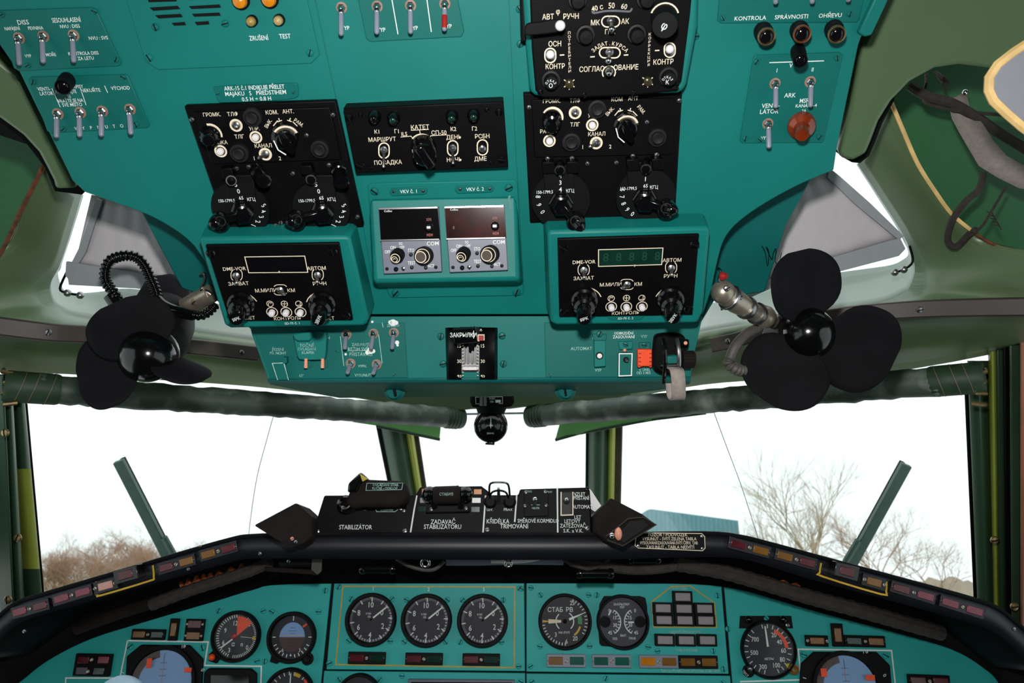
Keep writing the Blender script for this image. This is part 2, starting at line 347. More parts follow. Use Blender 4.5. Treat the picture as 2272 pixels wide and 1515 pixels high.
# windscreen posts and panes
def bar(pl0, pl1, name, m, th=.03, st=True, **k):
    """a post from px edges (x0,x1,y,depth) at the top to the same at the bottom"""
    (x0, x1, y0, d0), (a0, a1, y1, d1) = pl0, pl1
    f = [at(x0, y0, d0), at(x1, y0, d0), at(a1, y1, d1), at(a0, y1, d1)]
    g = [at(x0, y0, d0 + th), at(x1, y0, d0 + th), at(a1, y1, d1 + th), at(a0, y1, d1 + th)]
    o = B().add(f + g, [(0, 1, 2, 3), (7, 6, 5, 4), (0, 4, 5, 1), (1, 5, 6, 2), (2, 6, 7, 3), (3, 7, 4, 0)])
    return struct(o, name, m, **k)
TN = [10]
def post(x0, x1, y0, a0, a1, y1, d0, d1, m, th=.03, bev=.003):
    TN[0] += 1; return bar((x0, x1, y0, d0), (a0, a1, y1, d1), 'trim_%d' % TN[0], m, th, bev=bev)
def rpost(x0, x1, y0, a0, a1, y1, d0, d1, m):          # rounded post
    TN[0] += 1; rows = [[], []]; o = B(); n = 10
    for j in range(2):
        X0, X1, Y, D = ((x0, x1, y0, d0), (a0, a1, y1, d1))[j]
        for i in range(n + 1):
            t = i / n; rows[j].append(at(X0 + (X1 - X0) * t, Y, D - .016 * math.sin(math.pi * t)))
    rows = [[CAM + (r[0] - CAM) * 1.035] + r + [CAM + (r[-1] - CAM) * 1.035] for r in rows]
    return struct(o.grid(rows), 'trim_%d' % TN[0], m, sharp=70)
# left outer post
post(-40, 8, 830, 0, 34, 1400, 1.06, 1.25, GRNF)
rpost(4, 26, 830, 28, 58, 1400, 1.1, 1.28, GRNF)
for ya, yb, m_ in ((850, 1040, GRNF), (1040, 1262, GRNY), (1262, 1400, GRNF)):  # yellow-green middle stretch paints in the sunlit part of the post
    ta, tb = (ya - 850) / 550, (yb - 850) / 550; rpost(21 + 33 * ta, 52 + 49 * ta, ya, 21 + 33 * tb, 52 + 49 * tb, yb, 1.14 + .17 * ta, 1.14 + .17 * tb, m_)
post(50, 57, 850, 99, 106, 1400, 1.15, 1.33, BAKM, .02)
# right outer post
post(2138, 2148, 830, 2164, 2174, 1420, 1.15, 1.33, BAKM, .02)
rpost(2146, 2196, 800, 2172, 2212, 1420, 1.13, 1.31, GRNF)
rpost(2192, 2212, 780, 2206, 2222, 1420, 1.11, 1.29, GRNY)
post(2210, 2226, 770, 2220, 2232, 1420, 1.1, 1.28, GRNF)
post(2225, 2240, 760, 2232, 2246, 1440, 1.085, 1.26, BAKM)
post(2239, 2264, 750, 2245, 2266, 1460, 1.075, 1.25, GRNF)
post(2263, 2320, 750, 2265, 2330, 1480, 1.06, 1.24, mat('brown_side_panel', S(150, 96, 74), .6, 0, .15, 20))
# centre posts
post(830, 842, 925, 905, 914, 1290, 1.6, 1.74, BAKM, .02)
rpost(840, 896, 925, 912, 956, 1290, 1.6, 1.74, GRNF)
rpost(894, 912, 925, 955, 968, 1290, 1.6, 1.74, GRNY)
post(910, 924, 930, 967, 978, 1290, 1.61, 1.75, BRN)
post(1300, 1308, 930, 1297, 1304, 1290, 1.6, 1.74, BAKM, .02)
rpost(1306, 1352, 930, 1302, 1346, 1290, 1.6, 1.74, GRNF)
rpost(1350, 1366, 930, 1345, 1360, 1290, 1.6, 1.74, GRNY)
post(1365, 1382, 930, 1359, 1374, 1290, 1.61, 1.75, BRN)
for x, y, d in ((12, 960, 1.06), (40, 1193, 1.175), (2206, 1198, 1.19), (18, 1330, 1.19), (2250, 1345, 1.2)):
    pl = Pl(x, y, d, 0, 0, (0, -1, 0)); screw(pl, x, y, 9, bpy.data.objects['trim_11' if x < 1000 else 'trim_17'], BRS)
def pane(n, q):
    o = B().prism([at(*p) for p in q], FW * .012); return struct(o, 'window_%d' % n, GLS)
pane(1, [(42, 835, 1.2), (140, 828, 1.24), (790, 880, 1.56), (838, 925, 1.63), (912, 1290, 1.77), (108, 1400, 1.36)])
pane(2, [(912, 905, 1.66), (1304, 900, 1.66), (1300, 1290, 1.78), (970, 1290, 1.78)])
pane(3, [(1382, 880, 1.63), (2000, 815, 1.22), (2142, 800, 1.18), (2170, 1420, 1.37), (1370, 1290, 1.78)])
pane(4, [(170, 400, 1.06), (330, 400, 1.1), (560, 700, 1.28), (400, 664, 1.24), (120, 650, 1.17), (126, 600, 1.13)])
pane(5, [(1560, 690, 1.28), (1740, 400, 1.1), (1850, 320, 1.05), (1910, 360, 1.03), (2025, 560, 1.13), (1900, 606, 1.19)])
# cabin shell behind the photographer
def shell(name, boxes, m):
    o = B()
    for c, d in boxes: o.box(None, c, d)
    return struct(o, name, m)
shell('floor', [((0, .3, -.02), (2.1, 3.2, .04))], mat('floor_covering', S(70, 70, 66), .8, 0, .1, 6))
shell('ceiling', [((0, -.25, 1.98), (1.76, 1.9, .04))], GRNI)
shell('wall_rear', [((0, -1.22, 1), (2.1, .04, 2))], GRNI)
for nm, x in (('wall_left', -.86), ('wall_right', .86)):
    shell(nm, [((x, 0, .46), (.04, 2.44, .92)), ((x, 0, 1.81), (.04, 2.44, .38)), ((x, -.74, 1.29), (.04, .96, .68)), ((x, 1.12, 1.29), (.04, .2, .68))], GRNI)
    struct(B().box(None, (x, .38, 1.29), (.01, 1.28, .68)), 'window_6' if x < 0 else 'window_7', GLS)  # unseen side windows, enlarged so daylight reaches the instrument panel
struct(B().slab(OV, [(-900, -900), (3200, -900), (3200, 60), (1960, 60), (1880, 300), (180, 360), (40, 130), (-900, 100)], -.13, .02), 'ceiling', GRNI)
# outside: ground, apron, hangar, bare trees
struct(B().box(None, (0, 260, -3.35), (900, 500, .1)), 'ground', GRS)
def gpt(px, D):
    d = at(px, 1300, 1) - CAM; return V((d.x / d.y * D, D, -3.3))
def tree(name, label, px, D, hgt, spread, m, lv, seed, r0=.14, group=None, nb=3, trunk=.28):
    rnd = random.Random(seed); o = B()
    def grow(p, d, l, r, k):
        e = p + d * l; mid = p.lerp(e, .5) + V((rnd.uniform(-1, 1), rnd.uniform(-1, 1), 0)) * l * .06
        o.tube([p, mid, e], [r, r * .85, r * .66], 4 if k > 1 else 3)
        if k == 0: return
        for q in range(nb if k < lv else nb + 1):
            a = V((rnd.gauss(0, 1), rnd.gauss(0, 1), rnd.gauss(.25, .5))).normalized()
            s_ = p.lerp(e, rnd.uniform(.45, 1)) if q else e
            grow(s_, (d * 1.0 + a * spread).normalized(), l * rnd.uniform(.62, .85), r * .6, k - 1)
    base = gpt(px, D); grow(base, V((rnd.uniform(-.06, .06), 0, 1)).normalized(), hgt * trunk, r0, lv)
    t = o.build(name, m, flatn=True); return tag(t, label, 'tree', group)
for px, D, h_, sp, m_, sd, r_, nm, t in ((1822, 62, 13.2, .62, BARK2, 3, .16, 'bare_tree', 'tall bare tree with forked upright limbs just left of the right wiper'), (1975, 74, 13.6, .85, BARK, 11, .15, 'bare_tree', 'bare tree with wide twiggy crown right of the right wiper'), (1730, 84, 14.0, .7, BARK2, 5, .14, 'bare_tree', 'thin bare tree between the hangar and the tall forked tree'),
        (2070, 92, 11.5, .95, BARK, 21, .12, 'bare_shrub', 'low twiggy shrub at the far right end of the bare trees'), (1660, 98, 12.0, .9, BARK2, 31, .12, 'bare_shrub', 'bare bush just right of the pale blue hangar')):
    tree(nm, t, px, D, h_, sp, m_, 6, sd, r_, trunk=.33)
for px, D, h_, sd, t in ((140, 85, 11.2, 41, 'reddish bare bush at the left edge of the left window'), (205, 96, 12.0, 42, 'russet bare bush second from the left edge of the window'), (262, 107, 13.6, 43, 'taller brown bare bush left of the left windscreen wiper'), (325, 118, 14.0, 44, 'brown bare bush just left of the foot of the left wiper'), (440, 130, 13.0, 45, 'faint bare bush to the right of the left wiper')):
    tree('bare_bush', t, px, D, h_, 1.05, BARK, 6, sd, .17, nb=4, trunk=.3)
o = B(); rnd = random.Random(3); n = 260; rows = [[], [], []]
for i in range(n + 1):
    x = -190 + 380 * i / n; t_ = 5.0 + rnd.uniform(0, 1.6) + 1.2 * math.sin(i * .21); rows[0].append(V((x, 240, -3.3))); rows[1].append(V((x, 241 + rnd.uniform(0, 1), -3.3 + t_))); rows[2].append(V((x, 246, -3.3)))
tag(o.grid(rows).build('treeline', mat('hazy_hedge', S(196, 176, 160), .9, 0, .12, .3), flatn=True), 'low hazy treeline along the horizon behind the bare trees', 'treeline', kind='stuff')  # haze is put into the pale hedge colour
# hangar
h0 = gpt(1420, 90); h1 = gpt(1650, 90); hz = 4.0; UPB = 4.3
root = thing('hangar', 'pale blue corrugated hangar beyond the right windscreen', 'building', (h0 + h1) / 2)
o = B(); wx = (h1.x - h0.x); n = 46; base = h0.z; L = 26
rows = [[], []]
for i in range(n + 1):
    t = i / n; x = h0.x + wx * t; tt = min(1, t / .16); zz = base + 13.2 - 1.5 * t - 1.6 * (1 - tt) ** 2
    for r, y in ((0, h0.y), (1, h0.y + L)): rows[r].append(V((x, y + .18 * (i % 2), zz)))
front = [V((p.x, p.y, base + 10.2 - .9 * i / n)) for i, p in enumerate(rows[0])]
o.grid([rows[1], rows[0], front]); o.build('roof', HNG, root, flatn=True)
o = B().prism([V((h0.x, h0.y + .3, base)), V((h1.x, h0.y + .3, base)), V((h1.x, h0.y + .3, base + 9.4)), V((h0.x, h0.y + .3, base + 10.2))], V((0, L - .5, 0))); o.build('wall', HNG, root)
o = B().prism([V((h0.x + 2, h0.y + .1, base + 8.6)), V((h1.x, h0.y + .1, base + 8.0)), V((h1.x, h0.y + .1, base + 9.2)), V((h0.x + 2, h0.y + .1, base + 9.9))], V((0, .2, 0))); o.build('blue_stripe', HNGB, root)
# windscreen wipers outside the panes
for nm, a, c, dd, t in (('windscreen_wiper', (263, 1022, 1.5), (386, 1262, 1.56), 1, 'grey green windscreen wiper leaning left on the left window'), ('windscreen_wiper', (2011, 1030, 1.5), (1880, 1268, 1.56), -1, 'grey green windscreen wiper leaning right on the right window')):
    p, q = at(*a), at(*c); root = thing(nm, t, 'wiper', q); M = afr(p, q, FW)
    L = (q - p).length
    o = B().box(M, (0, 0, L / 2), (.02, .012, L)); o.build('blade_carrier', WIPM, root, bev=.002)
    o = B().box(M, (.0 - dd * .004, .009, L / 2 - .01), (.008, .01, L * .92)); o.build('blade', BAKM, root)
    o = B().tube([q.lerp(p, .3) + RT * (.012 * dd), q.lerp(p, .1) + RT * .014 * dd, q + RT * .006 * dd], .007, 8); o.build('arm', WIPM, root)
# fine cords hanging on the panes
for pts, t in (([(606, 925, 1.44), (592, 975, 1.46), (572, 1050, 1.5), (560, 1120, 1.52), (551, 1192, 1.55)], 'thin dark cord hanging down the left windscreen pane'), ([(1583, 912, 1.4), (1610, 985, 1.44), (1642, 1070, 1.48), (1665, 1140, 1.5), (1686, 1206, 1.52)], 'thin dark cord hanging down the right windscreen pane')):
    o = B().tube(smooth(P3(pts), 4), .0006, 5).build('cord', CAB); tag(o, t, 'cord')
# roller blinds
def blind(a, c, r0, r1, label, flap, fl):
    p, q = at(*a), at(*c); root = thing('roller_blind', label, 'blind', p); n = 60; o = B(); rnd = random.Random(a[0])
    pts = [p.lerp(q, i / n) for i in range(n + 1)]; rs = [(r0 + (r1 - r0) * i / n) * (1 + rnd.uniform(-.045, .045)) for i in range(n + 1)]
    pts = [x + UP * rnd.uniform(-.0012, .0012) for x in pts]
    o.tube(pts, rs, 16); o.build('rolled_cloth', SHD, root, sharp=80)
    d = (q - p).normalized()
    for s0, s1, nm in ((-.008, .06, 'stitched_sleeve'), ((q - p).length - .035, (q - p).length + .006, 'end_sleeve')):
        r = (r0 if s0 < .01 else r1) * 1.06; o = B().tube([p + d * s0, p + d * (s0 + .004), p + d * (s1 - .004), p + d * s1], [r * .9, r, r, r * .94], 20); sl = o.build(nm, SHDE, root)
        if nm[0] == 's':
            for k in (.012, .028, .048):
                st = B(); c0 = p + d * k; M = afr(c0, c0 + d); st.tube([M @ V((math.cos(t) * r * 1.01, math.sin(t) * r * 1.01, .006 * math.sin(t))) for t in [i * math.pi / 12 for i in range(25)]], .0005, 4)
                lab(st.build('stitching', TAN, sl), 'pale stitching')
        else:
            for k in range(4):
                c0 = p + d * (s0 + .008 + k * .007); st = B(); M = afr(c0, c0 + d); st.tube([M @ V((math.cos(t) * r * 1.02, math.sin(t) * r * 1.02, 0)) for t in [i * math.pi / 10 for i in range(21)]], .0009, 4); st.build('binding_ring', SHDE, sl)
    f = B().prism(P3(flap), FW * .002); fo = f.build('cloth_hem', SHDF, root); lab(fo, 'bright green hanging edge of the cloth')
    e = B().tube(P3(fl), .003, 6); e.build('hem_seam', SHDE, fo)
    return root
lb = blind((22, 857, 1.08), (1018, 927, 1.52), .0208, .0198, 'dark green roller blind rolled up above the left windscreen', [(780, 936, 1.52), (835, 944, 1.52), (975, 974, 1.535), (978, 942, 1.535), (870, 930, 1.52)], [(835, 945, 1.515), (905, 960, 1.52), (976, 975, 1.53)])
rb = blind((2170, 838, 1.08), (1180, 923, 1.52), .0208, .0205, 'dark green roller blind rolled up above the right windscreen', [(1242, 940, 1.53), (1232, 976, 1.53), (1282, 962, 1.525), (1440, 930, 1.48), (1568, 914, 1.43), (1400, 915, 1.48)], [(1232, 976, 1.525), (1282, 962, 1.52), (1440, 931, 1.475), (1566, 916, 1.425)])
for root, x, y, dd in ((lb, 22, 838, 1), (rb, 2172, 838, -1)):
    for k in range(4):
        o = B(); p = at(x + dd * (6 + 10 * (k % 2)), y - 10 + k * 22, 1.075); q = at(x + dd * -14, y - 18 + k * 26, 1.08); o.tube([p, p.lerp(q, .5) + FW * -.012, q], .003, 7); lab(o.build('bracket_clip', BRS, root), 'brass end clip')
o = B().tube(P3([(1000, 919, 1.54), (1190, 916, 1.54)]), .0022, 8).build('curtain_rod', STL); tag(o, 'thin metal rod joining the two roller blinds behind the compass', 'rod')
# grey curtains in the eyebrow windows
def curtain(q, hem, d, label, slats):
    root = thing('sun_curtain', label, 'curtain', at(q[0][0], q[0][1], d)); pl = Pl(q[0][0], q[0][1], d, 0, 0, (0, -1, .25))
    b_ = B(); n = 40; T = [pl.at(*q[0]), pl.at(*q[1])]; Bo = [pl.at(*q[3]), pl.at(*q[2])]; rows = []
    for j in range(9):
        v = j / 8; rows.append([T[0].lerp(T[1], i / n).lerp(Bo[0].lerp(Bo[1], i / n), v) + pl.n * .0008 * math.sin(i * .9 + v) for i in range(n + 1)])
    b_.grid(rows).build('cloth', CLG, root, solid=.0015, sharp=80)
    h = B().slab(pl, hem, .006, .004).build('hem_band', CLGD, root, bev=.001); lab(h, 'darker grey stiff lower band')
    s = B().slab(pl, slats, .005, .003).build('edge_binding', CLGD, root)
    return root
curtain([(204, 432), (390, 470), (440, 660), (168, 585)], [(146, 580), (160, 582), (300, 603), (420, 622), (420, 655), (300, 640), (152, 632), (150, 618), (144, 612)], .93, 'grey sun curtain across the left eyebrow window', [(214, 440), (226, 445), (190, 560), (172, 588), (158, 584), (178, 545)])
curtain([(1700, 440), (1838, 372), (2006, 524), (1600, 650)], [(1600, 655), (1705, 618), (1850, 570), (1975, 533), (1998, 528), (2010, 552), (1995, 568), (1850, 606), (1720, 636), (1600, 690)], .93, 'grey sun curtain across the right eyebrow window', [(1842, 374), (1860, 388), (1930, 450), (2006, 524), (1994, 532), (1900, 455), (1838, 395)])
for pts, m_, t in (([(150, 600), (133, 640), (150, 650), (178, 655)], BAKM, 'dark curtain hook strip with two studs at the left eyebrow window'), ([(2018, 545), (2025, 580), (2005, 598), (1985, 604)], BAKM, 'dark curtain hook strip with two studs at the right eyebrow window')):
    pl = Pl(pts[2][0], pts[2][1], 1.03, 0, 0, (0, -1, .2)); root = thing('curtain_hook', t, 'hook', pl.at(*pts[2]))
    B().tube(smooth([pl.at(x, y, .002) for x, y in pts], 4), .0016, 6).build('strip', m_, root)
    for x, y in pts[2:]: B().ball(pl.fr(x, y, .004), .005, 10, 6).build('stud', STL, root)
# right recess: webbing strap, loose cables, grey sun visor
pl = Pl(2160, 300, .9, 0, -.2, (0, -1.1, .4))
root = thing('webbing_strap', 'grey webbing strap looped in the recess beside the right curtain', 'strap', pl.at(2200, 320))
o = B(); L_ = [(2105, 222), (2112, 262), (2128, 292), (2150, 330), (2172, 368), (2215, 395), (2262, 418), (2320, 425)]; U_ = [(2143, 203), (2152, 240), (2180, 275), (2205, 315), (2232, 345), (2262, 362), (2300, 376), (2330, 380)]
hh = [.0, .004, .01, .02, .03, .03, .03, .03]
o.grid([[pl.at(x, y, h) for (x, y), h in zip(U_, hh)], [pl.at(x, y, h + .002) for (x, y), h in zip(L_, hh)]]); o.build('webbing', WEB, root, solid=.002)
B().ball(pl.fr(2141, 205, .004), .0035, 10, 6).build('rivet', CHR, root)
for pts, r, t in (([(2018, 190), (2060, 215), (2110, 228), (2170, 262), (2225, 300), (2300, 345)], .0055, 'thick dark cable sagging across the right recess above the strap'),
                  ([(2050, 200), (2055, 228), (2120, 245), (2190, 252), (2300, 262)], .002, 'thin dark wire running to the grey visor'),
                  ([(2182, 385), (2172, 420), (2140, 450), (2112, 490), (2102, 530), (2120, 548), (2150, 520), (2165, 510)], .004, 'dark cable hanging below the strap to the rim of the recess'),
                  ([(2232, 415), (2205, 460), (2180, 500), (2150, 525), (2128, 545)], .0016, 'thin frayed wire beside the hanging cable')):
    o = B().tube(smooth([pl.at(x, y, .004 + .012 * math.sin(i)) for i, (x, y) in enumerate(pts)], 5), r, 8)
    for i in range(5 if r < .002 else 0):
        x = 2190 + i * 4; y = 470 + 7 * i; o.tube([pl.at(x, y, .008), pl.at(x + 12, y + 3, .014), pl.at(x + 16, y + 12, .01)], .0007, 4)
    tag(o.build('loose_cable', CAB), t, 'cable')
for k, (x, y, x2, y2) in enumerate(((2055, 165, 2050, 205), (2080, 168, 2100, 200), (2075, 160, 2105, 185))):
    o = B().tube([pl.at(x, y, -.01), pl.at((x + x2) / 2 + 3, (y + y2) / 2, .004), pl.at(x2, y2, 0)], .0018, 6)
    tag(o.build('wire_end', CAB), ('short upright black wire end at the top of the right recess', 'upper slanting black wire stub in the right recess', 'lower slanting black wire stub in the right recess')[k], 'wire')
pl = Pl(2240, 200, .6, 0, -.3, (0, -1, .3)); root = thing('sun_visor', 'grey sun visor with tan edge at the far right', 'visor', pl.at(2260, 200))
q = [(2340, 80), (2290, 92), (2250, 118), (2215, 145), (2197, 172), (2196, 200), (2206, 222), (2235, 250), (2270, 280), (2340, 330)]
B().slab(pl, q, 0, .012).build('panel', VISR, root, bev=.003)
B().tube([pl.at(x, y, -.004) for x, y in q], .0045, 8).build('edge_piping', TANR, root)
# ------------------------------------------------------------------ overhead panel
def bend(pix, n=5):
    """rounds a run of px points"""
    return [(p.x, p.y) for p in smooth([V((x, y, 0)) for x, y in pix], n)]
root = OVR = thing('overhead_panel', 'big teal overhead panel sloping down between the two eyebrow windows', 'control panel', OV.at(973, 400))
lowl = bend([(430, 545), (395, 515), (330, 478), (240, 445), (187, 426)], 4); lowr = bend([(1850, 378), (1778, 408), (1700, 450), (1640, 492), (1608, 530), (1592, 580), (1580, 640)], 4)
outl = [(-330, -420), (2250, -420), (1955, 0), (1927, 76), (1912, 80), (1905, 100), (1857, 330)] + lowr + [(1560, 698), (820, 698), (500, 706), (475, 640), (455, 580)] + lowl + [(160, 400), (42, 158), (30, 152), (-10, 40)]
o = B().slab(OV, outl, 0, .004).build('main_sheet', TEAL, root, bev=.0012)
hs_ = OV.off(-.05)
o = B().slab(hs_, [(60, -20), (1900, -20), (1800, 400), (1745, 500), (1698, 648), (1588, 664), (1545, 735), (560, 735), (480, 668), (402, 640), (312, 470), (150, 380)], 0, .02).build('rear_housing', TEALD, root, bev=.002)
hf = OV.off(-.046)
for pts in ([(330, 480), (400, 600), (445, 640)], [(395, 605), (470, 660)]): pass
B().line(hf, bend([(1690, 545), (1698, 560), (1703, 590), (1706, 560), (1700, 548), (1712, 575), (1716, 560), (1722, 552), (1720, 580), (1728, 585), (1734, 560)], 3), 1.6, 0).build('pen_scrawl', BAKM, root)
# seams of the sheet
for pts in ([(695, -20), (735, 170), (800, 470), (830, 640)], [(1128, -20), (1146, 370)], [(1147, 372), (1162, 640)]): B().line(OV, pts, 2.2, .0004).build('seam', TEALD, root)
# the lower steep front
LB = dict()
o = B().slab(LO, [(548, 700), (1560, 700), (1540, 790), (1533, 838), (594, 842), (558, 742)], 0, .012).build('front_sheet', TEAL, root, bev=.0015)
lip = [LO.at(594, 841, 0), LO.at(1533, 837, 0)]
q = [(594, 841, 0), (1533, 837, 0), (1530, 848, .02), (1464, 861, .05), (1357, 873, .085), (1060, 874, .09), (754, 879, .09), (680, 866, .06), (600, 849, .02)]
dl = LO.k(1050, 840) * F
tp = [at(x, y, LO.k(x, y) * F + e) for x, y, e in q]
o = B(); o.add(tp, [(0, 1, 2, 3, 4, 5, 6, 7, 8)]); o.build('lower_lip', TEALD, root, solid=.004)  # lip in the darker teal, its grazing shade put into the colour
# plates on the steep front (different teal)
B().slab(LO, [(560, 728), (897, 716), (905, 838), (600, 841), (575, 770)], .0012, .002).build('front_plate', TEALP, root, bev=.0006)
B().slab(LO, [(1208, 716), (1552, 716), (1536, 790), (1532, 836), (1211, 837)], .0012, .002).build('front_plate', TEALP, root, bev=.0006)
for x, y in ((978, 746), (983, 807), (1114, 745), (1117, 807)): screw(LO, x, y, 8, root, TEALP)
for x, y in ((749, 780), (664, 779), (875, 832), (1220, 832), (663, 793)): screw(LO, x, y, 4, root, STL)
for x, y in ((707, 858), (747, 859), (722, 850), (702, 851)): screw(LO.off(-.05), x, y, 3, root, TEALP)
# turn-lock latches under the lip
for x, y, t in ((876, 864, 'teal quarter turn latch under the lip, left of the compass'), (1254, 863, 'teal quarter turn latch under the lip, right of the compass')):
    pl = Pl(x, y, dl + .06, 0, 0, (0, -1, .25)); rt = thing('panel_latch', t, 'latch', pl.at(x, y))
    o = B(); M = pl.fr(x, y, -.004); k = pl.k(x, y)
    o.lathe(M, [(24 * k, 0), (24 * k, .003), (19 * k, .005), (14 * k, .012), (12 * k, .013)], 24); o.build('body', TEALD, rt)
    B().box(pl.fr(x, y + 4, .01, 10), (0, 0, 0), (5 * k, 20 * k, .006)).build('slot', BAKM, rt)
# ------------------------------------------------------------------ units fitted to the overhead
def toggle(pl, bx, by, tx, ty, parent, hgt=.017, r=11, lw=5.6, lever=GREY, band=None, ringm=TAN, h=.0012, neck=True, name='toggle_switch'):
    k = pl.k(bx, by); M = pl.fr(bx, by, h); o = B()
    o.lathe(M, [(r * 1.12 * k, -.0004), (r * 1.12 * k, .0006), (r * .8 * k, .0007)], 18); o.m(2).lathe(M, [(r * .82 * k, 0), (r * .82 * k, .0022), (r * .55 * k, .003)], 6)
    o.m(1).lathe(M, [(r * .55 * k, .002), (r * .5 * k, .0045), (r * .2 * k, .0062), (1e-7, .0064)], 14)
    sw = o.build(name, [ringm, CHR, STL], parent)
    p = M @ V((0, 0, .003)); t = pl.at(tx, ty, hgt); L = (t - p).length; A = afr(p, t); a = lw * k
    l = B().lathe(A, [(a * .75, 0), (a * .85, L * .08), (a, L * .2), (a * 1.03, L * .9), (a * .85, L * .97), (a * .4, L), (1e-7, L)], 14)
    if neck: l.m(1).lathe(A, [(a * .9, 0), (a * 1.2, L * .06), (a * 1.1, L * .2), (a * .95, L * .22)], 14)
    if band: l.m(2).lathe(A, [(a * 1.06, L * .42), (a * 1.12, L * .46), (a * 1.12, L * .86), (a * 1.06, L * .9)], 14)
    lv = l.build('lever', [lever, CHR, band or lever], sw)
    return sw
def minitog(pl, bx, by, tx, ty, parent, r=9, hgt=.012, h=.002, oval=None, ball=False, ringm=CREAM, ang=0):
    k = pl.k(bx, by); M = pl.fr(bx, by, h, ang); o = B()
    o.lathe(M, [(r * .72 * k, 0), (r * .72 * k, .0012), (r * .45 * k, .002), (r * .3 * k, .0028), (1e-7, .003)], 16)
    sw = o.build('toggle_switch', STL, parent)
    p = M @ V((0, 0, .001)); t = pl.at(tx, ty, hgt); A = afr(p, t); L = (t - p).length
    l = B().lathe(A, [(r * .22 * k, 0), (r * .26 * k, L * .4), (r * .36 * k, L * .93), (r * .2 * k, L), (1e-7, L)], 12)
    if ball: l.ball(A @ Matrix.Translation((0, 0, L)), r * .62 * k, 12, 8)
    l.build('lever', STL if not ball else ball, sw); return sw
def oval(o, pl, px, py, hw, hh, wd, h=.0026, n=9):
    """painted outline of a slot"""
    pts = []
    a, b = (hw, hh) if hh >= hw else (hh, hw)
    for s_ in (1, -1):
        for i in range(n):
            t = math.pi * i / (n - 1); pts.append((math.cos(t) * a * s_, -(math.sin(t) * a + (b - a)) * s_))
    if hh < hw: pts = [(y, x) for x, y in pts]
    o.line(pl, [(px + x, py + y) for x, y in pts], wd, h, True)
def plate(pl, pix, name, label, cat, m=TEALP, h=.0014, t=.002, scr=(), sr=6, bev=.0006, group=None):
    cx = sum(p[0] for p in pix) / len(pix); cy = sum(p[1] for p in pix) / len(pix)
    rt = thing(name, label, cat, pl.at(cx, cy), group); B().slab(pl, pix, h, t).build('plate', m, rt, bev=bev)
    for x, y in scr: screw(pl, x, y, sr, rt, m if m in (TEALP, TEAL) else STL, h)
    return rt
def letters(rt, pl, items, m=WHT, h=.0019, sx=.85, name='lettering'):
    o = B()
    for it in items:
        t, x, y, hp = it[:4]; o.txt(pl, t, x, y, hp, h, it[4] if len(it) > 4 else sx, it[5] if len(it) > 5 else 0)
    return o, rt
def fin(o, rt, m=WHT, name='lettering'): return o.build(name, m, rt, flatn=True)
# top left switch panel
rt = plate(OV, [(-30, 24), (205, 16), (214, 24), (269, 140), (264, 147), (40, 158), (0, 100)], 'switchboard', 'teal panel with three toggle switches in the top left corner', 'switchboard', scr=((210, 25), (258, 132), (62, 145), (4, 33)))
o, _ = letters(rt, OV, [('DISS', 51, 49, 10, 1), ('NAPÁJENÍ', 27, 63, 7.5, .75), ('PEVNINA', 79, 62, 7.5, .8), ('SESOUHLASENÍ', 147, 44, 10, .68), ('NVU : DISS', 155, 58, 7.5, .9), ('NVU : SVS', 218, 84, 7.5, .95), ('VYP', 62, 124, 7), ('MOŘE', 113, 121, 7), ('KONTROLA DISS', 185, 118, 7.5, .85), ('ZA LETU', 190, 129, 7.5, .9)]); fin(o, rt)
for b_ in ((43, 84, 43.5, 145), (97, 80, 96, 140), (164, 78, 164, 139)): toggle(OV, *b_, rt)
# ventilator / seat sign panel
rt = plate(OV, [(62, 177), (68, 171), (278, 165), (284, 170), (331, 277), (327, 284), (112, 296), (104, 290)], 'switchboard', 'teal panel with four toggle switches below the black jewel lamp at left', 'switchboard', scr=((74, 182), (274, 171), (141, 286), (302, 276)))
o, _ = letters(rt, OV, [('VENTI-', 97, 197, 8, .85), ('LÁTOR', 103, 207, 8, .85), ('NÁPISY', 170, 192, 8, .8), ('PŘIPOUTEJTE', 146, 203, 8, .72), ('SE', 153, 213, 7), ('VRAŤTE SE NA', 156, 223, 8, .78), ('SVÉ MÍSTO', 160, 232, 8, .85), ('NEKUŘTE', 201, 200, 8, .9), ('VÝCHOD', 267, 195, 8, .9)]); o.col(OV, 'VYPNUTO', 168, 285, 270, 279, 7.5, .0019)
o.line(OV, [(115, 196), (134, 238)], 1.5, .0019); o.line(OV, [(178, 195), (191, 233)], 1.5, .0019); o.line(OV, [(232, 190), (239, 206)], 1.5, .0019); fin(o, rt)
for b_ in ((129, 252, 125.5, 306), (179, 249, 177, 304), (227.5, 246, 225, 303), (289, 242, 291, 299)): toggle(OV, *b_, rt)
def jewel(pl, bx, by, tx, ty, label, r=20, hgt=.022, lens=DSP, rim=BRS, name='indicator_lamp', body=BAKM):
    rt = thing(name, label, 'indicator lamp', pl.at(bx, by)); k = pl.k(bx, by); p = pl.at(bx, by, 0); t = pl.at(tx, ty, hgt); A = afr(p, t); L = (t - p).length; r_ = r * k
    B().lathe(A, [(r_ * 1.0, -.002), (r_ * 1.02, L * .3), (r_ * .97, L * .32), (r_ * .97, L * .6), (r_ * .92, L * .62), (r_ * .92, L * .93), (r_ * .8, L * .93)], 22).build('body', body, rt)
    B().lathe(A, [(r_ * .93, L * .88), (r_ * .93, L), (r_ * .82, L * 1.03), (r_ * .74, L), (r_ * .74, L * .9)], 22).build('rim', rim, rt)
    B().lathe(A, [(r_ * .74, L * .9)] + [(max(1e-7, r_ * .74 * math.cos(i * math.pi / 10)), L * .96 + r_ * .3 * math.sin(i * math.pi / 10)) for i in range(6)], 18).build('lens', lens, rt)
    return rt
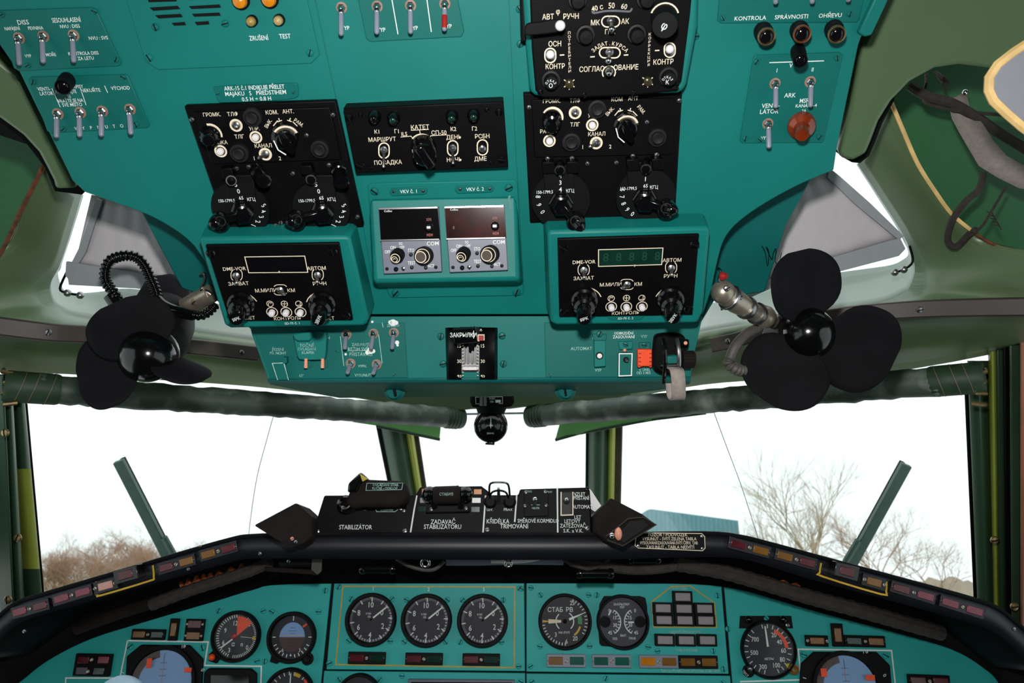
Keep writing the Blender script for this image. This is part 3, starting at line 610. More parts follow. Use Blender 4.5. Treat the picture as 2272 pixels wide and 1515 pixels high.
jewel(OV, 150, 177, 139, 193, 'black capped jewel lamp above the four left toggles', 17, .03, rim=BAKM)
for x, y, x2, y2, t in ((1692, 68, 1701, 82, 'brown rimmed black lamp, left one of the row under KONTROLA SPRÁVNOSTI OHŘEVU'), (1772, 65, 1780, 76, 'copper rimmed black lamp in the middle of the row under SPRÁVNOSTI'), (1849, 63, 1857, 77, 'brown rimmed black lamp, right one of the row under OHŘEVU')):
    jewel(OV, x, y, x2, y2, t, 20, .024, rim=BRS if x != 1772 else mat('copper_rim', S(150, 90, 60), .3, .7))
jewel(OV, 1770, 112, 1776, 135, 'slim black capped lamp just above the panel with the orange brown knob', 16, .032, rim=BAKM)
# annunciator plate with louvres
rt = plate(OV, [(268, -40), (672, -40), (709, 122), (690, 141), (352, 155), (322, 136)], 'louvre_plate', 'teal plate with black louvre slots and amber lamps at the top', 'panel', m=TEAL, scr=((331, 128), (688, 117)), sr=8)
for x, y in ((345, 60), (500, 52)): screw(OV, x, y, 8, rt, TEALP, .0014)
for q in (((325, -8), (392, -12), (391, 3), (330, 5)), ((332, 17), (393, 13), (399, 20), (340, 24)), ((344, 34), (400, 31), (405, 38), (352, 41)), ((381, 51), (409, 49), (412, 56), (386, 57)),
          ((418, -12), (486, -16), (487, -3), (420, 0)), ((419, 14), (486, 10), (490, 17), (425, 20)), ((426, 31), (486, 28), (489, 35), (431, 37)), ((432, 49), (462, 47), (464, 54), (437, 56))):
    B().slab(OV, list(q), .0022, .001).build('louvre_slot', BAKM, rt)
o, _ = letters(rt, OV, [('ZRUŠENÍ', 574, 84, 10, .78), ('TEST', 632, 80, 10, .85)]); fin(o, rt)
for x, y, r, m_, nm in ((536, 0, 17, AMB, 'amber_lamp'), (600, -3, 17, AMB, 'amber_lamp'), (561, 45, 11, mat('tan_push_button', S(150, 124, 60), .4, 0, .1, 60), 'push_button'), (621, 43, 11, mat('sand_push_button', S(168, 144, 96), .4, 0, .1, 60), 'push_button')):
    k = OV.k(x, y); M = OV.fr(x, y, .001); B().lathe(M, [(r * 1.12 * k, 0), (r * 1.12 * k, .004), (r * .95 * k, .005), (r * .93 * k, .004)], 24).build('lamp_rim', BAKM, rt)
    B().lathe(M, [(r * .93 * k, 0), (r * .93 * k, .006), (r * .8 * k, .0085), (r * .4 * k, .010), (1e-7, .0104)], 24).build(nm, m_, rt)
# nameplate
rt = plate(OV, bend([(474, 198), (480, 192), (560, 188), (650, 184), (660, 190), (662, 205), (655, 218), (600, 224), (500, 228), (484, 224), (474, 198)], 3)[:-1], 'name_plate', 'teal oblong name plate with three lines of text above the left radio compass unit', 'name plate', scr=((484, 208), (652, 205)), sr=4)
o, _ = letters(rt, OV, [('ARK-15 č.1 INDIKUJE PŘELET', 564, 194, 9.5, .8), ('MAJÁKU   S   PŘEDSTIHEM', 567, 206, 9.5, .9), ('0.5 H ÷ 0.8 H', 569, 219, 9, .95)]); fin(o, rt)
# toggles at the top centre
rt = plate(OV, [(786, -40), (1008, -40), (1030, 70), (1024, 82), (822, 93), (812, 86)], 'switchboard', 'teal panel with a red banded toggle at the top centre', 'switchboard')
for b_ in ((837, 14, 836, 76), (911, 12, 911, 75)): toggle(OV, *b_, rt)
lab(toggle(OV, 987, 8, 986, 69, rt, band=REDP), 'toggle switch with a red band on its lever')
o, _ = letters(rt, OV, [('VYP', 846, 66, 9), ('VYP', 918, 62, 9), ('VYP', 993, 58, 9)]); o.line(OV, [(868, -10), (883, 76)], 2, .0019); o.line(OV, [(946, -10), (957, 71)], 2, .0019); fin(o, rt)
rt = thing('toggle_switch', 'lone grey toggle left of the red banded toggle panel', 'switch', OV.at(758, 17)); toggle(OV, 758, 17, 757, 79, rt, h=.0003, name='switch_body'); o, _ = letters(rt, OV, [('VYP', 766, 62, 9)], h=.0008); fin(o, rt)
# heater panel and ARK / MSRP panel at right
rt = plate(OV, [(1600, -40), (1925, -40), (1907, 44), (1900, 50), (1600, 52), (1592, 46)], 'switchboard', 'teal heater check panel with three toggles at the top right', 'switchboard', scr=((1603, 40), (1885, 31)))
o, _ = letters(rt, OV, [('KONTROLA', 1665, 40, 9, 1.05), ('SPRÁVNOSTI', 1756, 37, 9, 1.05), ('OHŘEVU', 1842, 34, 9, 1.05)]); fin(o, rt)
for b_ in ((1717, -42, 1721, 9), (1799, -46, 1802, 8), (1879, -48, 1882, 4)): toggle(OV, *b_, rt)
rt = plate(OV, [(1672, 128), (1679, 122), (1864, 116), (1871, 122), (1829, 312), (1824, 317), (1647, 318), (1642, 312)], 'switchboard', 'teal panel with three toggles and an orange brown mushroom knob', 'switchboard', scr=((1678, 137), (1857, 129), (1653, 307), (1818, 304), (1685, 310)))
o, _ = letters(rt, OV, [('I', 1724, 156, 9), ('II', 1803, 154, 9), ('V', 1755, 145, 10), ('ARK', 1753, 211, 10, .95), ('MSRP', 1788, 223, 10), ('KANÁL 1-4', 1789, 234, 7.5, .95), ('2A', 1784, 246, 7.5), ('VENTI-', 1710, 234, 10, .95), ('LÁTOR', 1707, 247, 10, .95), ('VYP', 1696, 306, 8)])
o.line(OV, [(1707, 139), (1828, 135)], 2, .0019); fin(o, rt)
for b_ in ((1719, 185, 1721, 240), (1797, 181, 1798, 238), (1703, 274, 1706, 329)): toggle(OV, *b_, rt)
k = OV.k(1778, 278); A = afr(OV.at(1778, 276, .001), OV.at(1780, 300, .026)); L = .026
o = B().lathe(A, [(30 * k, 0), (30.5 * k, L * .18), (28 * k, L * .3), (17 * k, L * .42), (14 * k, L * .6), (14.5 * k, L * .95), (13 * k, L * 1.02), (1e-7, L * 1.03)], 28); lab(o.build('guard_knob', AMBB, rt), 'translucent orange brown mushroom knob')
# flange at the upper right edge of the sheet
o = B().slab(OV, [(1958, -40), (1990, -40), (1935, 78), (1920, 82), (1905, 74)], .006, .008).build('edge_flange', TEAL, OVR, bev=.0015)
# ------------------------------------------------------------------ black radio units in the overhead
def knob(pl, bx, by, tx, ty, rpx, parent, hgt=.018, name='knob', m=BAK, prof=None, seg=24, ptr=None, label=None, flute=False, h=.002):
    k = pl.k(bx, by); p = pl.at(bx, by, h); t = pl.at(tx, ty, hgt); A = afr(p, t, pl.v); L = (t - p).length; r = rpx * k
    pr = prof or [(1.0, 0), (1.0, .25), (.82, .34), (.8, .9), (.7, 1.0)]
    o = B().lathe(A, [(max(1e-7, a * r), b * L) for a, b in pr], seg)
    if flute:
        for i in range(14):
            a = i * 2 * math.pi / 14; o.tube([A @ V((math.cos(a) * r * flute[0], math.sin(a) * r * flute[0], L * flute[1])), A @ V((math.cos(a) * r * flute[0] * .97, math.sin(a) * r * flute[0] * .97, L * flute[2]))], r * .1, 6)
    kb = o.build(name, m, parent)
    if label: lab(kb, label)
    return kb, A, L, r
def cap(pl, x, y, r, parent, name='lamp_cap', m=CAPM, h=.002):
    k = pl.k(x, y) * r
    return B().lathe(pl.fr(x, y, h), [(k, 0), (k, .003), (k * .93, .0042), (k * .74, .0044), (k * .72, .0034), (k * .62, .0034), (k * .6, .0062), (k * .5, .007), (k * .3, .0066), (1e-7, .0064)], 24).build(name, m, parent)
def button(pl, x, y, r, parent, rw=1.35, m=PEARL, h=.0026, ringm=CREAM, hh=.004, r0=.9):
    k = pl.k(x, y); M = pl.fr(x, y, h); o = B().ring(M, r * r0 * k, r * rw * k, .0004); o.m(2).lathe(M, [(r * rw * k, -.0008), (r * rw * k, .0002), (1e-7, .0002)], 24)
    o.m(1).lathe(M, [(r * .72 * k, 0), (r * .72 * k, hh * .7), (r * .6 * k, hh * .9), (r * .3 * k, hh), (1e-7, hh)], 20)
    return o.build('push_button', [ringm, m, BAKM], parent, flatn=False)
def arc_text(o, pl, t, cx, cy, rpx, a0, a1, hp, h, sx=.9):
    n = len(t)
    for i, c in enumerate(t):
        a = a0 + (a1 - a0) * i / max(1, n - 1); o.txt(pl, c, cx + rpx * math.sin(R(a)), cy - rpx * math.cos(R(a)), hp, h, sx, -a)
def ark_unit(pix, label, sp, split, T, rings, caps, vol, mode, screws, dials, tabs):
    rt = thing('radio_compass_unit', label, 'radio control unit', OV.at(*sp))
    face = B().slab(OV, pix, .006, .008).build('faceplate', BLK, rt, bev=.0012)
    a, b, c, d = pix[:4]
    f = lambda p, q, t: (p[0] + (q[0] - p[0]) * t, p[1] + (q[1] - p[1]) * t)
    B().slab(OV, [f(f(a, b, .05), f(d, c, .05), .05), f(f(a, b, .95), f(d, c, .95), .05), f(f(a, b, .95), f(d, c, .95), split), f(f(a, b, .05), f(d, c, .05), split)], .008, .004).build('upper_plate', BLK, rt, bev=.001)
    h = .0086; o, _ = letters(rt, OV, T, h=h, sx=.9)
    mx, my, mr = mode
    vx, vy, vr, vtx, vty = vol
    o.ring(OV.fr(vx + 1, vy - 1, h), vr * .9 * OV.k(vx, vy), vr * 1.14 * OV.k(vx, vy), 0, -15, 100 if sp[0] < 900 else 150)
    for aa, l in ((-38, 0), (-20, 1), (18, 1), (42, 0)):
        r0, r1 = mr * 1.3, mr * 1.55; s_, c_ = math.sin(R(aa)), -math.cos(R(aa))
        if l:
            o.line(OV, [(mx + r0 * s_, my + r0 * c_), (mx + r1 * s_, my + r1 * c_)], 2, h)
            o.line(OV, [(mx + r0 * math.sin(R(aa - 9)), my - r0 * math.cos(R(aa - 9))), (mx + r0 * math.sin(R(aa + 9)), my - r0 * math.cos(R(aa + 9)))], 2, h)
        else:
            o.line(OV, [(mx + r0 * s_ - 5, my + r0 * c_ + (6 if aa < 0 else -5)), (mx + r0 * s_ + 5, my + r0 * c_ + (-6 if aa < 0 else 5))], 2, h)
    fin(o, rt, CREAM)
    for x, y, kind in rings:
        if kind == 'b': button(OV, x, y, 11, rt, 1.25, h=.0086)
        else:
            k = OV.k(x, y); w = B().lathe(OV.fr(x, y, .0086), [(14 * k, -.0004), (14 * k, .0004), (10 * k, .0005), (10 * k, -.0004)], 24); lab(w.build('washer', CREAM, rt), 'cream ring')
            minitog(OV, x, y, *( (x + 1, y + 3) if kind == 't' else (x - 16, y + 9)), rt, 12, .017, .0086)
    for x, y in caps: cap(OV, x, y, 21, rt, h=.008)
    kb, A, L, r = knob(OV, vx, vy, vtx, vty, vr, rt, .03, 'volume_knob', BAK, [(1, 0), (1.02, .3), (.9, .38), (.86, .55), (.62, .6), (.58, .95), (.5, 1)], flute=(.9, .4, .56), h=.008)
    k = OV.k(mx, my)
    kb, A, L, r = knob(OV, mx, my, mx + 6, my + 22, mr, rt, .026, 'mode_knob', BAK, [(1.15, 0), (1.15, .2), (.95, .28), (.9, .6), (.8, .64)], h=.008)
    bm_ = B(); u = A.to_3x3() @ V((-.62, .35, 0)); q = OV.u * -.55 + OV.v * .8
    G = A @ Matrix.Rotation(R(25), 4, 'Z')
    bm_.lathe(G @ Matrix.Diagonal((.42, 1.05, 1, 1)), [(r, L * .6), (r * 1.0, L * .95), (r * .8, L * 1.12), (1e-7, L * 1.14)], 24).build('pointer_grip', BAK, kb)
    lab(B().ring(A, r * .95, r * 1.13, L * .30, 20, 140).build('index_ring', CREAM, kb), 'cream ring segment'); 
    lab(B().tube([A @ V((-r * 1.0, r * .1, L * .5)), A @ V((-r * .8, -r * .55, L * .75)), A @ V((-r * .25, -r * .95, L * .9))], r * .055, 6).build('pointer_line', WHT, kb), 'white line along the grip')
    for x, y in screws: screw(OV, x, y, 5.5, rt, STL, .0075)
    for (cx, cy, dr, wd, arc, an, hx, hy, ex, ey, lx, band) in dials:
        dl_ = OV.off(.012); k = OV.k(cx, cy); M = OV.fr(cx, cy, .006)
        db = B().lathe(M, [(dr * 1.02 * k, 0), (dr * 1.03 * k, .004), (dr * .99 * k, .0058), (dr * .3 * k, .006)], 44).build('frequency_dial', BAKM, rt)
        # window block above the dial
        B().slab(OV, [(cx - dr * .62, cy - dr * 1.12), (cx + dr * .4, cy - dr * 1.14), (cx + dr * .5, cy - dr * .2), (cx - dr * .55, cy - dr * .15)], .0135, .008).build('window_cover', BAKM, db, bev=.001)
        o = B(); o.txt(OV, '150-1799,5', cx - dr * .55, cy - 14, 7.5, .0142, .8); o.txt(OV, 'КГЦ', cx + dr * .33, cy - 17, 8, .0142, .85)
        for i, c in enumerate(wd): o.txt(OV, c, lx + i * (6 if sp[0] < 900 else .2), cy - 50 + i * 15, 10.5 if len(c) < 2 else 8, .0142, .95)
        for i, c in enumerate(arc):
            a = an[0] + (an[1] - an[0]) * i / max(1, len(arc) - 1); o.txt(OV, c, cx + dr * .78 * math.cos(R(a)), cy - dr * .78 * math.sin(R(a)), 11, .0126, .85, a + (-90 if an[0] > 100 else -60) + (180 if an[0] > 100 else 0))
        fin(o, db, WHT, 'dial_lettering')
        # ribbed clutch knob, crank arm and handle
        kk, A, L, r = knob(OV, cx, cy + 6, cx + 2, cy + 22, dr * .42, db, .03, 'tuning_knob', BAK, [(1, 0), (1, .35), (.9, .4), (.88, .8), (.7, .86), (.62, 1), (.4, 1.02)], 6, h=.012)
        arm = B(); p = OV.at(cx, cy + 12, .024); e = OV.at(hx, hy, .03); A2 = afr(p, e, OV.n); L2 = (e - p).length
        arm.box(A2, (0, 0, L2 / 2), (.006, .011, L2)); arm.lathe(OV.fr(hx, hy, .026), [(.0085, -.005), (.009, .0), (.0088, .006), (.004, .008), (.0035, .004)], 18)
        arm.lathe(afr(OV.at(hx, hy, .027), OV.at(ex, ey, .033)), [(.0065, 0), (.006, .008), (.002, .012)], 12); arm.build('crank', BAK, kk, bev=.0008)
        lab(B().ring(OV.fr(hx, hy, .0345), .0042, .0050).build('crank_ring', STL, kk), 'steel ring on the crank')  # thin flat steel ring on the crank handle
    for q in tabs:
        B().slab(OV, q, .016, .010).build('locking_tab', BLK, rt, bev=.001)
    return rt
RU = lambda dx, dy: None
lt = ark_unit([(408, 235), (745, 223), (807, 503), (503, 512)], 'black radio compass unit left of the КАТЕТ knob, with two tuning cranks', (590, 360), .47,
  [('ГРОМК.', 470, 254, 8.5), ('ТЛФ', 516, 253, 9), ('КОМ.', 603, 249, 9), ('АНТ.', 639, 247, 9), ('ВЫК.', 595, 274, 8, .85, 50), ('РАМ.', 663, 272, 8, .85, -42), ('УПР.', 564, 285, 8.5), ('ТЛГ', 531, 303, 9), ('КАНАЛ', 584, 323, 9), ('1', 564, 351, 9), ('2', 621, 351, 9), ('РАМКА', 486, 316, 8.5)],
  [(524, 278, 't'), (568, 304, 'b'), (490, 335, 'b'), (589, 342, 'k')], [(562, 259), (533, 338), (711, 329)], (467, 300, 22, 462, 313), (632, 300, 26),
  [(426, 265), (739, 255), (680, 300), (503, 375), (552, 370), (650, 385), (679, 369), (730, 366), (611, 500), (623, 494), (793, 481), (525, 374)],
  [(537, 459, 62, ['5', '0', '65'], '54321', (4, -58), 489, 491, 474, 495, 523, 0), (715, 459, 62, ['5', '0', '65'], '54321', (4, -58), 658, 487, 643, 492, 701, 0)],
  [[(488, 374), (514, 373), (520, 398), (494, 399)], [(665, 368), (690, 367), (695, 388), (670, 389)]])
rr_ = ark_unit([(1161, 207), (1514, 204), (1498, 482), (1176, 494)], 'black radio compass unit right of the КАТЕТ knob, under the heading box', (1340, 350), .5,
  [('ГРОМК.', 1224, 224, 8.5), ('ТЛФ', 1276, 223, 9), ('КОМ', 1369, 220, 9), ('АНТ', 1405, 218, 9), ('ВЫК.', 1353, 247, 8, .85, 48), ('РАМ.', 1423, 243, 8, .85, -48), ('УПР.', 1316, 256, 8.5), ('ТЛГ', 1276, 276, 9), ('КАНАЛ', 1324, 297, 9), ('1', 1293, 326, 9), ('2', 1354, 325, 9), ('РАМКА', 1217, 291, 8.5)],
  [(1276, 250, 't'), (1314, 277, 'b'), (1219, 312, 'b'), (1323, 317, 'k')], [(1324, 240), (1267, 313), (1457, 303)], (1225, 262, 21, 1224, 286), (1388, 275, 24),
  [(1174, 238), (1507, 223), (1435, 271), (1215, 352), (1269, 351), (1404, 346), (1457, 343), (1303, 363), (1368, 361)],
  [(1244, 440, 64, ['4', '3', '4'], '890', (176, 217), 1277, 490, 1292, 508, 1243, 0), (1430, 432, 64, ['4', '1', '65'], '67890', (168, 238), 1478, 462, 1498, 467, 1432, 0)],
  [[(1203, 360), (1230, 359), (1231, 386), (1204, 387)], [(1257, 359), (1283, 358), (1284, 385), (1257, 386)], [(1390, 354), (1416, 353), (1423, 379), (1393, 381)], [(1446, 353), (1471, 352), (1474, 377), (1448, 379)]])
for rt, l in ((lt, ((571, 378, 583, 398, 588, 412), (751, 372, 757, 400, 762, 416))), (rr_, ())):
    for x, y, a, b_, c, d in l:
        p = OV.at(x, y, .012); q = OV.at(a, b_, .03); A = afr(p, q); L = (q - p).length * 1.2
        B().lathe(A, [(.0072, 0), (.0075, L * .3), (.0064, L * .34), (.0064, L * .7), (.007, L * .72), (.007, L), (.005, L * 1.03)], 8).build('bar_knob', BAK, rt)
for rt, x, y, a, b_ in ((lt, 515, 392, 513, 402), (lt, 691, 386, 690, 401), (rr_, 1242, 362, 1242, 381), (rr_, 1432, 358, 1433, 378)):
    p = OV.at(x, y, .006); q = OV.at(a, b_, .026); A = afr(p, q); L = (q - p).length
    o = B().lathe(A, [(.0046, 0), (.0046, L * .75), (.0042, L * .85), (.0034, L), (1e-7, L * 1.02)], 14); o.m(1).lathe(A, [(.0046, L * .8), (.005, L * .84), (.0046, L * .88)], 14); o.build('catch_pin', [BAK, STL], rt)
# route / landing selector
rt = thing('navigation_selector', 'black selector unit with the КАТЕТ knob between the two radio compasses', 'selector unit', OV.at(945, 305))
B().slab(OV, [(761, 240), (1117, 225), (1128, 372), (790, 385)], .016, .02).build('faceplate', BLK, rt, bev=.0012)
h = .0166; o, _ = letters(rt, OV, [('К1', 836, 292, 9), ('Г1', 880, 291, 9), ('К2', 1006, 286, 9), ('Г2', 1053, 285, 9), ('КАТЕТ', 932, 282, 10), ('ILS', 897, 297, 9), ('СП-50', 974, 294, 9.5), ('МАРШРУТ', 848, 309, 9.5), ('ПОСАДКА', 861, 360, 9.5), ('ДЕНЬ', 1007, 304, 9.5), ('НОЧЬ', 1008, 354, 9.5), ('РСБН', 1070, 302, 9.5), ('ДМЕ', 1066, 352, 9.5)], h=h, sx=.92)
o.line(OV, [(912, 289), (951, 287)], 1.4, h); o.line(OV, [(931, 288), (933, 301)], 1.4, h); o.line(OV, [(889, 304), (912, 302), (916, 308)], 1.4, h); o.line(OV, [(992, 299), (956, 301), (952, 307)], 1.4, h)
o.ring(OV.fr(937, 324, h), 25 * OV.k(937, 324), 27.5 * OV.k(937, 324), 0, 55, 140)
for x, y in ((852, 334), (1004.5, 329), (1070.5, 327)): oval(o, OV, x, y, 11.5, 17, 2.6, h)
fin(o, rt, CREAM)
for b_ in ((852, 332, 851, 372), (1004.5, 328, 1005, 364)): minitog(OV, *b_, rt, 11, .03, .0164)
minitog(OV, 1070.5, 330, 1069.5, 325, rt, 11, .028, .0164)
for x, y, m_ in ((832, 264, DSP), (874, 267, GRND), (1003, 263, GRND), (1051, 260, GRND)):
    k = OV.k(x, y); M = OV.fr(x, y - 7, .016); B().lathe(M, [(14 * k, 0), (14 * k, .003), (12 * k, .005), (11 * k, .010), (8 * k, .0115), (8 * k, .0105)], 22).build('lamp_body', BAK, rt)
    lab(B().ball(M @ Matrix.Translation((0, 0, .0105)), 7.6 * k, 14, 8, .6).build('lamp_lens', m_, rt), 'dark green lens' if m_ is GRND else 'dark lens')
kb, A, L, r = knob(OV, 940, 325, 942, 345, 26, rt, .042, 'selector_knob', BAK, [(1.05, 0), (1.05, .25), (.97, .3), (.95, .92), (.85, 1), (.3, 1.0)], h=.016)
G = A @ Matrix.Rotation(R(28), 4, 'Z'); B().box(G, (0, -r * .05, L * 1.05), (r * .8, r * 2.1, L * .35)).build('pointer_grip', BAK, kb, bev=.002)
lab(B().tube([A @ V((-r * .93, r * .2, L * .55)), A @ V((-r * .9, -r * .25, L * .78)), A @ V((-r * .62, -r * .7, L * .93))], r * .05, 6).build('pointer_line', CREAM, kb), 'cream line on the knob')
for x, y in ((775, 260), (1107, 248), (799, 366), (1113, 353)): screw(OV, x, y, 9, rt, BAK, .0155)
for x, y in ((800, 254), (1080, 243), (822, 371), (1090, 361)): screw(OV, x, y, 5.5, rt, BAK, .0155)
# heading selector box
rt = thing('heading_selector', 'black heading selector box with rounded teal surround at the top right', 'selector unit', OV.at(1355, 100))
outr = [(1156, -60), (1552, -60), (1549, 60), (1525, 186), (1518, 202), (1505, 208), (1200, 215), (1188, 213), (1176, 205), (1164, 60)]
B().slab(OV, outr, .024, .03).build('surround', TEAL, rt, bev=.004)
B().slab(OV, [(1174, -60), (1540, -60), (1532, 30), (1513, 180), (1500, 203), (1410, 212), (1260, 218), (1203, 217), (1188, 200), (1180, 110)], .028, .008).build('faceplate', BLK, rt, bev=.0015)
h = .0286; o, _ = letters(rt, OV, [('АВТ', 1216, 37, 11), ('φ', 1238, 25, 11), ('РУЧН', 1267, 36, 11), ('40 с', 1325, 17, 11, .9, 12), ('50', 1357, 12, 12), ('60', 1385, 14, 11, .9, -10), ('МК', 1321, 50, 11), ('АК', 1387, 47, 11), ('ГПК', 1354, 70, 10), ('ОСН', 1231, 97, 11), ('КОНТР', 1232, 147, 10.5), ('СОГЛАС', 1313, 153, 11), ('ОВАНИЕ', 1389, 149, 11), ('КОНТР', 1472, 137, 11)], h=h)
o.col(OV, 'ПОТРЕБИТЕЛИ', 1263, 73, 1264, 158, 5.6, h, 1.15); o.col(OV, 'КОРРЕКЦИЯ', 1442, 76, 1439, 144, 5.4, h, 1.15)
arc_text(o, OV, 'ЗАДАТ.КУРСА', 1353, 147, 51, -46, 46, 8, h)
for x, y in ((1247, 122), (1314.6, 126), (1389, 122), (1458, 112)): o.line(OV, [(x - 5, y + .3), (x + 5, y - .3)], 2.4, h)
oval(o, OV, 1355, 48, 20, 12, 2.6, h); oval(o, OV, 1353, 117, 23, 11.5, 2.6, h); oval(o, OV, 1221, 123, 12, 16, 2.8, h); oval(o, OV, 1486, 111, 12, 16, 2.8, h)
o.ring(OV.fr(1351, 161, h), 12.5 * OV.k(1351, 161), 15 * OV.k(1351, 161), 0, -35, 215)
for cx, cy in ((1263, 185), (1437, 180)):
    for a in (35, 145, 215, 270, 325): o.line(OV, [(cx + 10 * math.cos(R(a)), cy - 10 * math.sin(R(a))), (cx + 14 * math.cos(R(a)), cy - 14 * math.sin(R(a)))], 2, h)
fin(o, rt, CREAM)
B().line(OV, bend([(1314, 24), (1318, 29), (1340, 25), (1362, 24), (1385, 25), (1398, 25), (1402, 18)], 4), 4, h).build('scale_edge', DGRY, rt)
minitog(OV, 1355, 46, 1357, 64, rt, 12, .044, h, ball=CHR); minitog(OV, 1352, 115, 1350, 134, rt, 12, .044, h, ball=CHR); minitog(OV, 1351, 158, 1351, 162, rt, 12, .04, h, ball=CHR)
for x, y, x2, y2 in ((1221, 124, 1221, 121), (1486, 113, 1486, 109)): minitog(OV, x, y, x2, y2, rt, 15, .038, h, ball=PEARL)
# side lever with white ball
a = B().slab(OV, bend([(1164, 78), (1168, 54), (1200, 49), (1236, 43), (1250, 47), (1253, 58), (1244, 70), (1210, 76), (1164, 80)], 3)[:-1], .046, .004).build('side_lever', BAKM, rt, bev=.001); lab(B().ball(OV.fr(1243, 57, .05), .0042, 14, 8).build('lever_ball', PEARL, a), 'white ball tip')
B().box(OV.fr(1162, 40, .008), (0, 0, 0), (.006, .034, .026)).build('lever_mount', BAKM, rt, bev=.002)
kb, A, L, r = knob(OV, 1474, 36, 1475, 56, 27, rt, .062, 'course_knob', BAKM, [(1.08, 0), (1.08, .2), (1, .25), (1, .92), (.93, 1), (.3, 1)], h=.028); B().ring(A, r * 1.02, r * 1.16, L * .22, 20, 160).build('index_ring', CREAM, kb)
o = B(); o.txt(OV, 'φ', 1475, 57, 15, .064, .9, -30); fin(o, kb, WHT)
for x, y, t in ((1298, 84, ''), (1411, 82, ''), (1281, 6, ''), (1432, 4, ''), (1222, 184, 'О'), (1481, 176, 'К')):
    cp = cap(OV, x, y - 8, 21, rt, h=.0275); k = OV.k(x, y)
    B().lathe(OV.fr(x, y - 6, .03), [(15 * k, 0), (15 * k, .008), (13 * k, .0095), (1e-7, .0098)], 20).build('cap_top', BAKM, cp)
    if t: o = B(); o.txt(OV, t, x, y + 6, 9, .0402, .95); arc_text(o, OV, 'ОТКАЗ', x, y + 6, 11, -60, 60, 5, .0402); fin(o, cp, WHT)
for x, y in ((1263, 185), (1437, 180)): B().lathe(OV.fr(x, y, .028), [(10 * OV.k(x, y), 0), (9 * OV.k(x, y), .003), (5 * OV.k(x, y), .004), (1e-7, .004)], 16).build('jewel', mat('olive_jewel', S(52, 46, 26), .2), rt)
for x, y in ((1199, 204), (1499, 195), (1296, 210), (1405, 206)): screw(OV, x, y, 6.5, rt, BAK, .0275)
for x, y in ((1154, 97), (1152, 20), (1543, 80)): screw(OV, x, y, 8, OVR, TEALP)
# ------------------------------------------------------------------ VHF radio wedge and its two control heads
rt = thing('radio_wedge', 'teal wedge shaped box holding the two grey radio control heads', 'housing', OV.at(985, 530))
B().slab(OV, [(816, 412), (822, 407), (1140, 400), (1148, 406), (1162, 648), (1155, 656), (870, 661), (863, 655), (858, 640), (830, 620)], .002, .002).build('base_flange', TEAL, rt, bev=.0008)
WP = [OV.at(817, 437, .003), OV.at(1148, 431, .003)]
lo = [OV.at(829, 627, .036), OV.at(1153, 622, .036)]
un = [OV.at(831, 640, .002), OV.at(1162, 634, .002)]
o = B().add([WP[0], WP[1], lo[1], lo[0], un[1], un[0]], [(0, 1, 2, 3), (3, 2, 4, 5), (0, 3, 5), (1, 4, 2), (0, 5, 4, 1)]); o.build('wedge', TEAL, rt, bev=.004)
class Q: pass
def plane_from(p0, p1, p2):
    q = object.__new__(Pl); q.o = p0; q.u = (p1 - p0).normalized(); n = (p2 - p0).cross(q.u).normalized(); q.n = n if n.dot(CAM - p0) > 0 else -n; q.v = q.n.cross(q.u); return q
VK = plane_from(WP[0], WP[1], lo[0])
for q, t, x, y in (([(868, 418), (942, 415), (949, 422), (946, 430), (940, 432), (870, 435), (864, 428)], 'VKV č. 1', 906, 424.5), ([(1013, 413), (1089, 410), (1096, 417), (1093, 425), (1087, 427), (1016, 430), (1009, 423)], 'VKV č. 2', 1054, 419.5)):
    p = B().slab(OV, q, .0036, .0016).build('tag', TEALP, rt, bev=.0005); o = B(); o.txt(OV, t, x, y, 8.5, .0041, .9); fin(o, p)
    for dx in (-33, 33): screw(OV, x + dx, y - dx * .015 - .5, 3.6, p, STL, .0036)
for x, y in ((831, 424), (1129, 416), (878, 649), (1146, 647)): screw(OV, x, y, 9, rt, TEALP, .002)
B().line(VK, bend([(1131, 434), (1129, 445), (1133, 455), (1131, 466)], 4), 5, .0006).build('paint_run', TEALP, rt)
